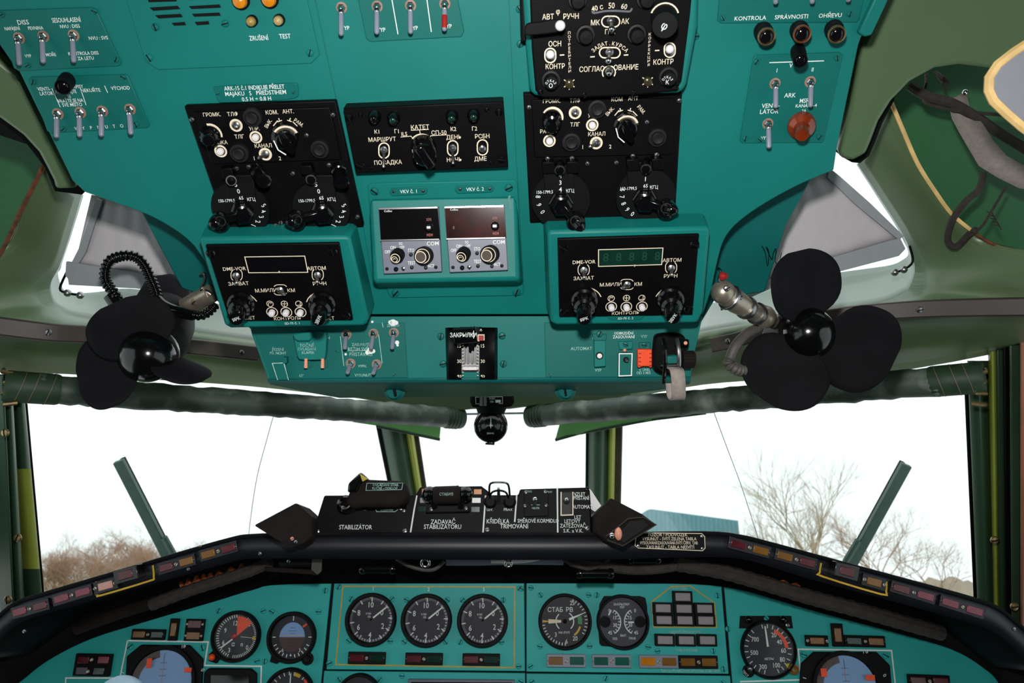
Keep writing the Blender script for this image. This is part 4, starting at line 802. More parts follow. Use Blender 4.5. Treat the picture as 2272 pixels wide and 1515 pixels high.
def com(dx, dy, label, dm, red):
    g = lambda x, y: (x + dx, y + dy)
    rt = thing('radio_control_head', label, 'radio control head', VK.at(*g(908, 535)))
    B().slab(VK, [g(839, 461), g(973, 457.5), g(981, 603), g(851, 608)], .006, .008).build('body', GRYF, rt, bev=.0008)
    ds = B().slab(VK, [g(841, 465), g(971, 462), g(977, 531), g(845, 533.5)], .0075, .002).build('display', dm, rt)
    o = B().slab(VK, [g(840, 461.5), g(970, 458.5), g(970, 462), g(840, 465)], .0095, .004); o.slab(VK, [g(844, 532), g(974, 529.5), g(974, 532), g(844, 534.6)], .0095, .004); lab(o.build('trim_bar', CHR, rt), 'bright metal bar')
    o, _ = letters(rt, VK, [('COM', *g(960, 540), 8.6, 1), ('OFF', *g(860, 558.5), 7.5, .7), ('ON', *g(872, 549), 7.5, .8), ('SQ', *g(889, 540), 6, .75), ('OFF', *g(892, 548.5), 6.5, .7), ('STO', *g(912, 555), 7.5, .75), ('TEST', *g(913, 583), 7.5, .75), ('ACT', *g(956.5, 589.5), 7, .75)], h=.0065)
    o.txt(VK, 'Collins', *g(861, 468), 4.6, .0082, 1); fin(o, rt, WHT)
    o = B(); o.txt(VK, 'XFR', *g(951.5, 487), 6.5, .0082, .75); o.txt(VK, 'MEM', *g(953.5, 521), 6.5, .0082, .75)
    if red: o.txt(VK, '8', *g(860, 508), 7, .0081, .8)
    lab(o.build('red_lettering', mat('red_legend', S(130, 48, 34), .5), ds, flatn=True), 'dull red lettering')
    k = VK.k(908, 570)
    x, y = g(952, 504.5); s_ = B().lathe(VK.fr(x, y, .007), [(9 * k, 0), (9 * k, .004), (7.5 * k, .005), (6.5 * k, .004)], 20).build('sensor_bezel', BAKM, rt); lab(B().box(VK.fr(x - 1, y, .0115), (0, 0, 0), (8 * k, 5 * k, .002)).build('sensor_window', CHR, s_), 'bright sensor window')
    kb, A, L, r = knob(VK, *g(884, 564), *g(875.6, 575), 15, rt, .019, 'volume_knob', BAKM, [(1, 0), (1, .5), (.72, .52), (.72, .8), (.62, .84), (.45, .84), (.45, 1), (.38, 1.03)], h=.006)
    o = B().ring(A, r * .6, r * .72, L * .845); o.ring(A, r * .36, r * .46, L * 1.035); o.ring(A, r * .1, r * .18, L * 1.04, 0, 200); lab(o.build('rim_line', CREAM, kb), 'pale rim line')
    kb, A, L, r = knob(VK, *g(943, 566), *g(933.5, 570), 20, rt, .019, 'tuning_knob', BAKM, [(1, 0), (1, .55), (.82, .58), (.68, .58), (.68, 1), (.6, 1.02)], h=.006)
    lab(B().lathe(A, [(r * .55, L), (r * .55, L * 1.03)], 22).build('knob_face', mat('brown_face', S(74, 64, 58), .5), kb), 'brown flat face')
    o = B().ring(A, r * .74, r * .82, L * .585); o.ring(A, r * .55, r * .64, L * 1.032); lab(o.build('rim_line', CREAM, kb), 'pale rim line')
    for x, y in ((912, 564.6), (914, 593), (945, 593.5)): B().lathe(VK.fr(*g(x, y), .006), [(4 * k, 0), (4 * k, .002), (2.6 * k, .003), (1e-7, .0032)], 14).build('push_button', CAPM, rt)
    for x, y in ((858.5, 596.5), (967, 593)): B().lathe(VK.fr(*g(x, y), .0061), [(4 * k, 0), (3.6 * k, .0004), (1e-7, .0005)], 14).build('fixing_hole', BAKM, rt)
    B().lathe(VK.fr(*g(879, 597), .006), [(5 * k, 0), (5 * k, .002), (3 * k, .003), (2 * k, .001)], 16).build('jack_socket', BAKM, rt); screw(VK, *g(895, 596), 5, rt, CHR, .006)
com(0, 0, 'grey radio control head under the VKV č. 1 tag', DSP, 0)
com(146.5, -3.2, 'grey radio control head with reddish display under the VKV č. 2 tag', DSPR, 1)
# ------------------------------------------------------------------ distance measuring boxes
def dme(label, outer, face, frame, T, togs, syms, btns, knobs, screws, lit, tagtxt):
    H = .034; P = OV.off(0); cx = sum(p[0] for p in face) / 4; cy = sum(p[1] for p in face) / 4
    rt = thing('distance_indicator', label, 'selector unit', OV.at(cx, cy)); h0 = H
    c0 = sum(p[0] for p in outer) / len(outer); c1 = sum(p[1] for p in outer) / len(outer)
    top = [OV.at(x, y, H) for x, y in outer]; bot = [OV.at(c0 + (x - c0) * 1.035, c1 + (y - c1) * 1.02, H) - OV.n * (H - .001) for x, y in outer]
    n = len(outer); o = B().add(top + bot, [tuple(range(n)), tuple(range(2 * n - 1, n - 1, -1))] + [(i, (i + 1) % n, n + (i + 1) % n, n + i) for i in range(n)]); o.build('housing', TEAL, rt, bev=.003)
    B().slab(OV, face, H + .003, .006).build('faceplate', BLK, rt, bev=.001)
    h = H + .0036; o, _ = letters(rt, OV, T, h=h, sx=.95)
    o.line(OV, frame, 1.8, h, True)
    for x, y, horiz, _t in togs:
        if horiz:
            for s_ in (-1, 1): o.line(OV, bend([(x - 14, y + s_ * 7), (x - 8, y + s_ * 11), (x + 8, y + s_ * 11), (x + 14, y + s_ * 7)], 3), 1.6, h)
        else:
            for s_ in (-1, 1): o.line(OV, bend([(x + s_ * 8, y - 12), (x + s_ * 12, y - 6), (x + s_ * 12, y + 5), (x + s_ * 8, y + 11)], 3), 1.6, h)
    for i, (x, y) in enumerate(syms):
        k = OV.k(x, y); M = OV.fr(x, y, h); o.ring(M, 6 * k, 7.4 * k)
        if i == 1: o.line(OV, [(x - 6, y), (x + 6, y)], 1.3, h); o.line(OV, [(x, y - 6), (x, y + 6)], 1.3, h)
        elif i == 0: o.line(OV, [(x - 4, y + 4), (x - 2, y - 4)], 1.3, h); o.line(OV, [(x - 2, y - 3), (x + 4, y - 3)], 1.3, h); o.line(OV, [(x + 2, y - 3), (x + 2, y)], 1.3, h)
        else: o.line(OV, [(x - 4, y + 3), (x + 5, y + 3)], 1.3, h); o.line(OV, [(x + 3, y + 5), (x + 3, y - 5)], 1.3, h)
    for (bx, by, tx, ty, rr2, t2, a0, a1) in knobs:
        o.ring(OV.fr(bx + 1, by + 19, h), 34.6 * OV.k(bx, by), 36.6 * OV.k(bx, by), 0, a0, a1)
    o.txt(OV, ',', frame[0][0] * .45 + frame[1][0] * .55 + 2, frame[3][1] - 9, 16, h, 1); fin(o, rt, CREAM)
    w_ = B().slab(OV, frame, h - .0002, .001).build('display_window', DSP if not lit else GRND, rt)
    if lit:
        for i in range(5):
            t = .1 + .2 * i; x = frame[0][0] + (frame[1][0] - frame[0][0]) * t; y = frame[0][1] + (frame[1][1] - frame[0][1]) * t + 17
            o = B(); o.txt(OV, '8', x + 2, y, 20, h, .95); lab(o.build('digit_cell', mat('unlit_digit', S(20, 62, 50), .4), w_, flatn=True), 'unlit green digit')
    for x, y, horiz, t in togs: minitog(OV, x, y, *t, rt, 11, H + .016, H + .003)
    for x, y in btns: button(OV, x, y, 9.5, rt, 1.28, h=h, hh=.006, r0=1.1)
    for i, (bx, by, tx, ty, r2, t2, a0, a1) in enumerate(knobs):
        kb, A, L, r = knob(OV, bx, by + 9, tx, ty, r2, rt, H + .046, 'fluted_knob', BAK, [(1.1, 0), (1.1, .16), (.9, .2), (.86, .5), (.62, .55), (.6, .95), (.52, 1), (.2, 1)], flute=(.86, .2, .5), h=H + .003)
        o = B(); o.txt(OV, t2, tx, ty, 7, H + .0475, .9, 20 if t2 == 'ЯРК' else 60); fin(o, kb, WHT)
    for x, y in screws: screw(OV, x, y, 10, rt, BAK, H + .003)
    x, y = tagtxt; p = B().slab(OV, [(x - 44, y - 5), (x + 44, y - 6), (x + 34, y + 5), (x - 34, y + 5)], H + .0014, .002).build('tag', TEALP, rt); o = B(); o.txt(OV, 'SD-75 č. ' + ('2' if lit else '1'), x, y + 1, 5.5, H + .002, 1); fin(o, p)
dme('black faced distance unit in the left teal box, display blank', [(441, 531), (446, 527), (770, 524), (777, 530), (817, 706), (812, 722), (800, 724), (512, 729), (498, 722)], [(455, 544), (752, 539), (783, 711), (509, 713)], [(543, 570), (676, 568), (683, 604), (552, 605)],
    [('DME-VOR', 520, 596, 8.5), ('ЗАХВАТ', 529, 629, 8.5), ('АВТОМ', 702, 595, 8.5), ('РУЧН', 709, 629, 8.5), ('М.МИЛИ', 590, 644, 8.5), ('КМ', 646, 644, 8.5), ('КОНТРОЛЬ', 638, 706, 8), ('ЦВЕТ', 552, 705, 8), ('ЦВЕТ', 728, 706, 8)],
    [(525, 611, 0, (525, 630)), (705, 610, 0, (703, 628)), (622, 643, 1, (632, 653))], [(599, 674), (631, 674), (663, 674)], [(604, 692), (635.5, 692), (667, 692)],
    [(536, 662, 524, 708, 25, 'ЯРК', 20, 72), (716, 662, 706, 709, 25, 'ЗВУК', 112, 158)], [(468, 561), (739, 558), (768, 699)], 0, (648, 716))
dme('black faced distance unit in the right teal box, green digit display', [(1215, 518), (1222, 513), (1568, 504), (1576, 510), (1560, 692), (1549, 716), (1535, 718), (1235, 722), (1222, 716)], [(1237, 530), (1552, 520), (1537, 699), (1241, 704)], [(1328, 554), (1471, 550), (1468, 587), (1328, 591)],
    [('DME-VOR', 1296, 581, 8.5), ('ЗАХВАТ', 1295, 617, 8.5), ('АВТОМ', 1491, 577, 8.5), ('РУЧН', 1488, 612, 8.5), ('М.МИЛИ', 1355, 631, 8.5), ('КМ', 1416, 630, 8.5), ('КОНТРОЛЬ', 1388, 694, 8)],
    [(1295, 599, 0, (1296, 618)), (1489, 594, 0, (1491, 612)), (1391, 631, 1, (1382, 638))], [(1356, 662), (1390, 661), (1424, 661)], [(1356, 680), (1389.5, 680), (1424, 679.5)],
    [(1297, 652, 1296, 708, 25, 'ЯРК', 20, 72), (1488, 650, 1493, 706, 25, 'ЗВУК', 112, 158)], [(1250, 549), (1541, 541), (1252, 690), (1527, 684)], 1, (1388, 705))
# ------------------------------------------------------------------ lower steep front: flap lever, toggles, guards, latch
rt = thing('flap_lever_unit', 'black flap lever quadrant in the middle of the lower overhead edge', 'lever unit', LO.at(1045, 785)); n = 8
rows = []
for i in range(9):
    v = i / 8; y = 727 + 113 * v; bl = .010 * math.sin(math.pi * v)
    rows.append([LO.at(x, y, hh + .004) for x, hh in ((990 + 3 * v, 0), (996, .006 + bl), (1024, .006 + bl))]);
B().grid(rows).build('scale_plate', BLK, rt, solid=.002)
rows = [[LO.at(x, 727 + 113 * i / 8, hh + .004 + (.010 * math.sin(math.pi * i / 8) if hh else 0)) for x, hh in ((1064, .006), (1096, .006), (1102, 0))] for i in range(9)]
B().grid(rows).build('scale_plate', BLK, rt, solid=.002)
B().slab(LO, [(1020, 727), (1068, 727), (1068, 765), (1020, 765)], .010, .008).build('slot_cover', BLK, rt)
B().slab(LO, [(1020, 764), (1068, 764), (1066, 824), (1022, 824)], .004, .003).build('slot_floor', STL, rt)
o = B()
for i, (x0, x1) in enumerate(((1028, 1032), (1036, 1040), (1046, 1050), (1056, 1060))): o.slab(LO, [(x0, 764), (x1, 764), (x1, 806), (x0, 806)], .012, .008)
o.build('slot_guide', STL, rt); B().slab(LO, [(1026, 815), (1062, 815), (1062, 821), (1026, 821)], .013, .004).build('stop_bar', PEARL, rt)
o = B()
for t, y in (('0', 733), ('15', 767), ('30', 801), ('45', 833)):
    bl = .0115 + .010 * math.sin(math.pi * (y - 727) / 113)
    o.txt(LO, t, 1071 if t != '0' else 1067, y, 8, bl, .9)
    if t != '0': o.txt(LO, t, 1019, y, 8, bl, .9)
for i in range(10):
    y = 767 + 7.3 * i; bl = .0115 + .010 * math.sin(math.pi * (y - 727) / 113); o.line(LO, [(1025, y), (1029, y)], 1.3, bl); o.line(LO, [(1058, y), (1062, y)], 1.3, bl)
fin(o, rt, CREAM)
sq = B().slab(LO, [(1060, 742), (1075, 742), (1075, 757), (1060, 757)], .018, .004).build('warning_square', CREAM, rt); lab(B().slab(LO, [(1062, 744), (1073.5, 744), (1073.5, 755.5), (1062, 755.5)], .0185, .002).build('red_centre', REDP, sq), 'red square')
hd = B(); p, q = LO.at(1007, 746, .034), LO.at(1058, 742, .034); A = afr(p, q); L = (q - p).length
hd.lathe(A, [(.0075, 0), (.0085, L * .04), (.0085, L * .82), (.0075, L * .83), (.0075, L * .86), (.0085, L * .87), (.0085, L * .97), (.006, L)], 20)
hb = hd.build('handle', BAK, rt); o = B(); o.txt(LO, 'ЗАКРЫЛКИ', 1028, 743, 9.5, .0432, .78); o.box(LO.fr(1051, 742, .043), (0, 0, 0), (.0006, .008, .0006)); fin(o, hb, WHT)
B().tube([LO.at(1046, 748, .03), LO.at(1046, 770, .016), LO.at(1046, 778, .004)], [.004, .003, .003], 8).build('lever_arm', BAKM, rt)
# toggles left
rt = thing('switchboard', 'teal panel of five toggles left of the flap lever', 'switchboard', LO.at(810, 780))
for b_ in ((769, 742, 765, 774), (829, 740, 823, 774), (874, 738, 870, 774), (778, 806, 771, 828), (836, 808, 828, 829)): toggle(LO, *b_, rt, .02, 10, 4.6)
o, _ = letters(rt, LO, [('ZASUNUTÍ', 800, 764, 6.5, .9), ('REŽIM SVĚT.', 799, 774.5, 8.5, .85), ('PŘISTÁVACÍ', 801, 785.5, 8.5, .82), ('VYPN.', 804, 812, 6), ('VYSUNUTÍ', 806, 832, 6.5, .9), ('PN', 727, 749, 7), ('ZHASNI', 872, 722, 6.5)])
o.line(LO, [(773, 778), (829, 777)], 1.2, .0019); o.line(LO, [(755, 746), (763, 812)], 1.4, .0019); o.line(LO, [(840, 742), (848, 806)], 1.4, .0019); o.line(LO, [(848, 716), (850, 726)], 1.4, .0019); fin(o, rt, FADE)
o = B()
for x, y, r in ((872, 716, 8), (866, 715, 5), (879, 716, 5), (822, 778, 8), (815, 782, 5), (828, 779, 5), (881, 760, 5), (882, 766, 3), (826, 714, 3), (767, 786, 3)): o.lathe(LO.fr(x, y, .0017), [(r * LO.k(x, y), 0), (r * .8 * LO.k(x, y), .0004)], 9, x)
lab(o.build('paint_chip', WHT, rt), 'white paint chips')
# flap guard and pins
rt = thing('switch_guard', 'teal hinged guard with two copper pins on the lower left front', 'switch guard', LO.at(690, 770))
B().slab(LO, bend([(652, 752), (656, 740), (690, 736), (721, 738), (723, 770), (720, 795), (712, 798), (670, 798), (660, 790), (652, 752)], 3)[:-1], .012, .011).build('cover', TEAL, rt, bev=.002)
B().slab(LO, [(649, 740), (690, 737), (692, 750), (686, 757), (660, 757), (652, 752)], .018, .010).build('hinge', TEAL, rt, bev=.0015)
o, _ = letters(rt, LO, [('TOČNĚ', 681, 766, 7, .95), ('OVLÁDÁNÍ', 681, 774, 6.5, .9), ('KLAPEK', 684, 782, 6.5, .9)], h=.0125); fin(o, rt, FADE)
for x in (679, 716): lab(B().tube([LO.at(x, 795, .012), LO.at(x - .5, 816, .012)], [.0017, .0019], 10).build('pin', COP, rt), 'copper coloured pin'); B().tube([LO.at(x + 7, 797, .003), LO.at(x + 9, 815, .003)], .0012, 8).build('pin_holder', TEALD, rt)
rt = thing('nose_steering_switch', 'outlined covered switch at the lower left corner of the front', 'switch guard', LO.at(625, 825))
B().slab(LO, [(604, 806), (630, 805), (640, 843), (616, 844)], .006, .007).build('cover', TEALP, rt, bev=.001)
o = B(); o.line(LO, [(616, 843), (604, 806), (630, 805), (640, 843)], 2, .0066); o.txt(LO, 'ŘÍZENÍ', 617, 775, 6.5, .0018, .95); o.txt(LO, 'PŘ. NOHY', 617, 783, 6.5, .0018, .9); o.txt(LO, '63°', 669, 833, 6.5, .0018); fin(o, rt, FADE)
B().box(LO.fr(634, 798, .006), (0, 0, 0), (.004, .006, .008)).build('hinge', TEALD, rt)
# right guards
rt = thing('switch_guard', 'teal guard with white button beside the word AUTOMAT', 'switch guard', LO.at(1331, 785))
B().slab(LO, [(1318, 756), (1344, 755), (1344, 813), (1319, 815)], .009, .008).build('cover', TEAL, rt, bev=.001)
B().slab(LO, [(1314, 741), (1347, 741), (1345, 757), (1317, 757)], .004, .003).build('hinge', TEALP, rt, bev=.001); screw(LO, 1330, 741, 7, rt, TEALP, .004)
button(LO, 1330, 789, 8, rt, 1.05, h=.0092, ringm=BAKM, hh=.003)
o, _ = letters(rt, LO, [('AUTOMAT', 1290, 773, 7.5, .95), ('VYP', 1327, 821, 7), ('II', 1316, 749, 6), ('II', 1343, 749, 6)], h=.0018); fin(o, rt, FADE)
rt = thing('switch_guard', 'white outlined guard left of the orange red one', 'switch guard', LO.at(1389, 800))
B().slab(LO, [(1373, 783), (1404, 783), (1402, 834), (1372, 836)], .009, .008).build('cover', TEALP, rt, bev=.0008); B().slab(LO, [(1372, 758), (1405, 757), (1403, 775), (1374, 776)], .005, .004).build('hinge', TEAL, rt, bev=.001); screw(LO, 1388, 764, 6, rt, TEALP, .005)
o = B(); o.line(LO, [(1374, 784.5), (1402.5, 784.5), (1401, 833), (1373.5, 834)], 2.4, .0096, True); o.txt(LO, 'ODBRZDĚNÍ', 1384, 739, 6, .0018, .9); o.txt(LO, 'ZASOUVÁNÍ', 1384, 747, 7, .0018, .9); fin(o, rt, WHT)
button(LO, 1389, 798, 5, rt, 1.3, m=STL, h=.0092, ringm=BAKM, hh=.008); B().ball(LO.fr(1386, 777, .006), .002, 10, 6).build('hinge_pin', COP, rt)
rt = thing('switch_guard', 'orange red ribbed guard beside the black latch', 'switch guard', LO.at(1431, 795))
B().slab(LO, [(1415, 775), (1447, 775), (1447, 815), (1443, 817), (1440, 813), (1424, 813), (1420, 817), (1415, 815)], .010, .009).build('cover', ORG_, rt, bev=.0012)
o = B()
for i in range(4):
    for x in (1419.5, 1443): o.box(LO.fr(x, 784 + i * 9, .0102, -15 if x < 1430 else 15), (0, 0, 0), (5 * LO.k(x, 790), 2 * LO.k(x, 790), .0014))
o.build('rib', REDP, rt); B().slab(LO, [(1418, 760), (1444, 759), (1443, 775), (1419, 775)], .005, .004).build('hinge', TEALP, rt, bev=.001); screw(LO, 1429, 765, 6, rt, TEALP, .005)
o, _ = letters(rt, LO, [('VYP', 1429, 746, 7), ('V. ÚHEL', 1430, 820, 6), ('OD 3 M/S', 1428, 827, 6.5)], h=.0018); fin(o, rt, FADE)
rt = thing('strap_latch', 'black latch with knurled knob and grey webbing loop on the lower right front', 'latch', LO.at(1487, 790))
q = bend([(1452, 760), (1456, 745), (1475, 740), (1500, 740), (1518, 745), (1524, 765), (1523, 815), (1512, 830), (1480, 834), (1460, 828), (1449, 812), (1452, 760)], 3)[:-1]
B().slab(LO, q, .014, .014).build('base', BLK, rt, bev=.004)
for x in (1475, 1506): B().tube(smooth([LO.at(x - 4, 752, .022), LO.at(x, 775, .03), LO.at(x + 1, 805, .03), LO.at(x - 2, 835, .02), LO.at(x - 3, 848, .012)], 4), .0022, 8).build('side_bar', STL if x > 1500 else BAK, rt)
B().tube([LO.at(1466, 810, .028), LO.at(1510, 808, .028)], .0016, 8).build('cross_pin', CHR, rt)
B().slab(LO, [(1478, 790), (1504, 788), (1506, 815), (1484, 820)], .022, .01).build('tongue', TEALD, rt, bev=.002)
B().tube([LO.at(1500, 758, .02), LO.at(1526, 762, .02)], .0045, 10).build('axle', BAK, rt); B().ball(LO.fr(1521, 761, .024), .0022, 10, 6).build('axle_end', COP, rt)
kb = B(); A = afr(LO.at(1514, 797, .018), LO.at(1540, 797, .018)); kb.lathe(A, [(.0085, 0), (.0085, .012), (.0075, .013)], 24)
for i in range(16): a = i * math.pi / 8; kb.tube([A @ V((math.cos(a) * .0085, math.sin(a) * .0085, .001)), A @ V((math.cos(a) * .0085, math.sin(a) * .0085, .012))], .0007, 4)
kb.build('knurled_knob', HOOD, rt)
sp = smooth([LO.at(1494, 815, .026), LO.at(1502, 822, .036), LO.at(1505, 845, .038), LO.at(1506, 875, .034), LO.at(1503, 886, .026), LO.at(1495, 878, .018), LO.at(1492, 850, .016)], 6)
hw = LO.u * .0072; B().grid([[p - hw for p in sp], [p + hw for p in sp]]).build('webbing_loop', WEB, rt, solid=.0016)
B().tube([LO.at(1487, 815, .022), LO.at(1494, 830, .024)], .0035, 8).build('loop_root', BRN, rt)
# ------------------------------------------------------------------ cabin fans
def blade(C, d, w_, L, W, cup, parent, root=.25, n=14):
    """a soft paddle: C hub centre, d along, w_ across, cupped towards the viewer side"""
    d = d.normalized(); w_ = (w_ - d * w_.dot(d)).normalized(); nn = d.cross(w_)
    o = B(); rows = []
    n = 22
    for i in range(n + 1):
        t = math.sin(math.pi / 2 * i / n); s = root * L + (L - root * L) * t
        wd = W * max(.004, 1 - abs(2 * t - 1.04) ** 2.3 if t > .52 else 1 - abs(2 * t - 1.04) ** 2.6) ** .5
        if t < .4: wd = max(wd, W * .34)
        row = []
        for j in range(13):
            u = (j / 12 - .5) * 2
            row.append(C + d * s + w_ * (u * wd / 2) + nn * (cup * ((u * wd / W) ** 2 * .8 + t * t * .5 - .3 + .35 * u * wd / W)))
        rows.append(row)
    return o.grid(rows).build('blade', RUB, parent, solid=.0016, sharp=80)
cam3 = lambda x, y, z=0: c2w(x, y, -z)            # right, up, towards the photographer
# right fan, facing the photographer
root = thing('cabin_fan', 'black three bladed cabin fan facing the photographer at the right', 'fan', at(1797, 740, .86))
C = at(1797, 738, .84); axis = (cam3(.06, .1, 1)).normalized(); M = afr(C, C + axis)
B().lathe(M, [(.012, -.075), (.026, -.07), (.03, -.055), (.03, -.012), (.024, -.004)], 28).build('motor', BAKM, root)
hb = B().lathe(M, [(.0265, -.012), (.0275, -.002), (.026, .006), (.021, .015), (.013, .021), (.004, .0235), (1e-7, .024)], 32).build('hub', BAK, root)
for ang, L, W, wz in ((102, .088, .090, .25), (-20, .089, .094, .2), (-127, .090, .092, .22)):
    a = R(ang); d = cam3(math.cos(a), math.sin(a), .10); w_ = cam3(-math.sin(a), math.cos(a), wz); blade(C + axis * .004, d, w_, L, W, .010, root, .14)
# metal arm
arm = [(1600, 648, .80), (1632, 668, .81), (1660, 686, .82), (1700, 706, .85), (1740, 722, .89)]
o = B().tube(P3(arm[:3]), [.011, .0125, .010], 12); o.tube(P3(arm[2:4]), [.0095, .010], 12); o.tube(P3(arm[3:]), [.009, .008], 10)
o.ball(Matrix.Translation(at(1697, 703, .845)), .0125, 14, 8); o.ball(Matrix.Translation(at(1604, 648, .80)), .0125, 14, 8)
ar = o.build('swivel_arm', mat('worn_metal_arm', S(160, 150, 136), .35, .7, .2, 60), root)
for a_, b_, r_ in (((1616, 658, .805), (1622, 662, .807), .0138), ((1652, 680, .816), (1660, 686, .82), .0124), ((1676, 694, .833), (1682, 697, .836), .0122)):
    p, q = at(*a_), at(*b_); B().tube([p, p.lerp(q, .2), p.lerp(q, .8), q], [r_ * .94, r_, r_, r_ * .94], 16).build('collar', STL, ar)
for x, y, d in ((1612, 640, .788), (1640, 660, .798)): screw(Pl(x, y, d, 0, 0, (0, -1, .2)), x, y, 7, ar, STL)
o = B().tube(smooth(P3([(1594, 596, .80), (1600, 603, .795), (1597, 615, .795), (1596, 625, .795), (1610, 636, .795), (1625, 642, .795)]), 5), .0016, 8); hk = o.build('spring_hook', CHR, root)
p, q = at(1598, 612, .793), at(1613, 613, .79); A = afr(p, q); lab(B().lathe(A, [(.004, 0), (.0045, .002), (.003, .005), (.0035, .007), (1e-7, .0075)], 14).build('red_cap', REDP, hk), 'small red cap')
def hose(pts, r, ribs, parent, m, name='hose'):
    p = smooth(P3(pts), 30 if ribs else 10); L = 0; rs = []; q = p[0]
    for a in p: L += (a - q).length; q = a; rs.append(r * (1 + (.16 * math.sin(L * 2 * math.pi / .0042) if ribs else 0)))
    return B().tube(p, rs, 12).build(name, m, parent, sharp=70)
hose([(1682, 728, .85), (1655, 742, .84), (1632, 768, .83), (1620, 796, .83)], .0055, 0, root, RUBG, 'conduit')
hose([(1620, 794, .83), (1617, 806, .83), (1628, 816, .83), (1645, 822, .835), (1672, 822, .85)], .0058, 1, root, RUBG, 'ribbed_conduit')
# left fan, turned to the lower right
root = thing('cabin_fan', 'black three bladed cabin fan with ribbed hose at the left', 'fan', at(320, 760, .86))
C = at(327, 790, .80); axis = cam3(.18, -.62, 1).normalized(); M = afr(C, C + axis)
B().lathe(M, [(.014, -.088), (.031, -.082), (.034, -.066), (.034, -.03), (.03, -.02), (.02, -.004)], 28).build('motor', BAKM, root)
B().lathe(M, [(.0265, -.012), (.0275, -.002), (.026, .008), (.021, .017), (.013, .023), (.004, .0255), (1e-7, .026)], 32).build('hub', BAK, root)
B().lathe(M, [(.029, -.012), (.0295, -.009), (.029, -.007)], 32).build('hub_ring', STL, root)
D = C + axis * .0
blade(D, cam3(-.40, .86, .36), cam3(1, .38, .05), .062, .090, .006, root, .02)
blade(D, cam3(-.86, -.34, .0), cam3(.50, -1, .25), .074, .080, .010, root, .16)
blade(D, cam3(.96, -.33, .05), cam3(-.05, -.24, 1.), .066, .056, .005, root, .12)
B().tube(P3([(382, 644, .90), (370, 656, .885), (345, 700, .86), (330, 740, .84)]), [.02, .027, .027, .024], 24).build('motor_cover', RUB, root)
o = B().tube(P3([(470, 650, .83), (440, 668, .84), (400, 690, .86), (375, 702, .87)]), [.010, .0115, .0105, .0125], 12); o.ball(Matrix.Translation(at(375, 700, .868)), .014, 14, 8)
ar = o.build('swivel_arm', bpy.data.materials['worn_metal_arm'], root)
for x, y in ((433, 669), (455, 653)): screw(Pl(x, y, .83, 0, 0, (0, -1, .2)), x, y, 8, ar, BRS)
o = B().tube(smooth(P3([(445, 608, .83), (452, 606, .825), (455, 616, .825), (450, 632, .825), (446, 642, .825), (460, 646, .825), (470, 652, .825)]), 5), .0017, 8); o.build('spring_hook', CHR, root)
hose([(268, 676, .83), (254, 652, .82), (236, 626, .82), (234, 600, .82), (246, 577, .82), (276, 567, .82), (304, 572, .825), (322, 592, .83), (334, 618, .835), (346, 646, .84), (350, 668, .84)], .0052, 1, root, BAK, 'ribbed_hose')
hose([(346, 660, .84), (362, 676, .835), (392, 690, .83), (430, 700, .83)], .0058, 0, root, BAK, 'hose_sleeve')
hose([(430, 699, .83), (448, 700, .83), (466, 690, .835), (478, 676, .84)], .0046, 1, root, BAK, 'ribbed_hose')
B().tube(P3([(245, 655, .822), (262, 680, .822), (272, 690, .83)]), [.0072, .0075, .008], 14).build('hose_end', BAK, root)
# ------------------------------------------------------------------ magnetic compass
root = thing('magnetic_compass', 'black ball compass hanging under the overhead in the middle of the windscreen', 'compass', at(1090, 880, 1.2))
pl = Pl(1090, 885, 1.18, 0, 0, (0, -1, 0))
B().slab(pl, [(1042, 873), (1140, 873), (1141, 893), (1134, 903), (1048, 904), (1043, 893)], 0, .05).build('mount_block', HOOD, root, bev=.003)
pt = B().slab(pl, [(1054, 880), (1116, 879), (1116, 896), (1055, 897)], .002, .003).build('data_plate', BAKM, root, bev=.0005)
o = B(); o.line(pl, [(1055, 881), (1115, 880), (1115, 895), (1056, 896)], 1, .0024, True); o.txt(pl, 'KURS', 1092, 884, 4.5, .0024); o.txt(pl, '358', 1091, 891, 4.5, .0024); o.slab(pl, [(1099, 887), (1111, 887), (1111, 893), (1099, 893)], .0024, .0003); fin(o, pt)
for x in (1068, 1076): B().tube([pl.at(x, 868, .004), pl.at(x + 1, 900, .004)], .0035, 10).build('cable_gland', BAK, root)
B().lathe(pl.fr(1090, 902, -.02), [(.02, -.02), (.02, .02)], 20)
B().tube([at(1090, 884, 1.2), at(1090, 890, 1.52)], .012, 12).build('mount_arm', BAKM, root)
neck = B().tube([pl.at(1090, 895, -.02), pl.at(1089, 918, -.018)], [.026, .02], 20).build('neck', BAKM, root)
M = pl.fr(1089, 944, -.012)
B().lathe(M, [(.0235, -.02), (.0255, -.008), (.0255, .006), (.0235, .010), (.020, .0105)], 32).build('bezel', BAK, root)
gl = B().ball(M, .0225, 28, 14).build('bowl', BAK, root)
B().line(pl, [(1089, 927), (1089, 950)], 1.2, .0125).build('lubber_line', FADE, gl); o = B(); o.txt(pl, '32 33 34', 1087, 944, 3.5, .0122); o.txt(pl, 'ДЕВИАЦ', 1088, 961, 3.2, .0095); fin(o, gl, FADE)
B().slab(pl, bend([(1066, 962), (1074, 975), (1090, 980), (1106, 975), (1114, 962), (1104, 966), (1090, 969), (1076, 966), (1066, 962)], 3)[:-1], -.004, .012).build('corrector_box', BAK, root)
for x in (1083, 1095): B().tube([pl.at(x, 976, -.006), pl.at(x, 984, -.006)], .0018, 8).build('corrector_screw', BAKM, root); 
B().tube([pl.at(1077, 984, -.006), pl.at(1097, 985, -.006)], .0015, 8).build('corrector_bar', BAKM, root)
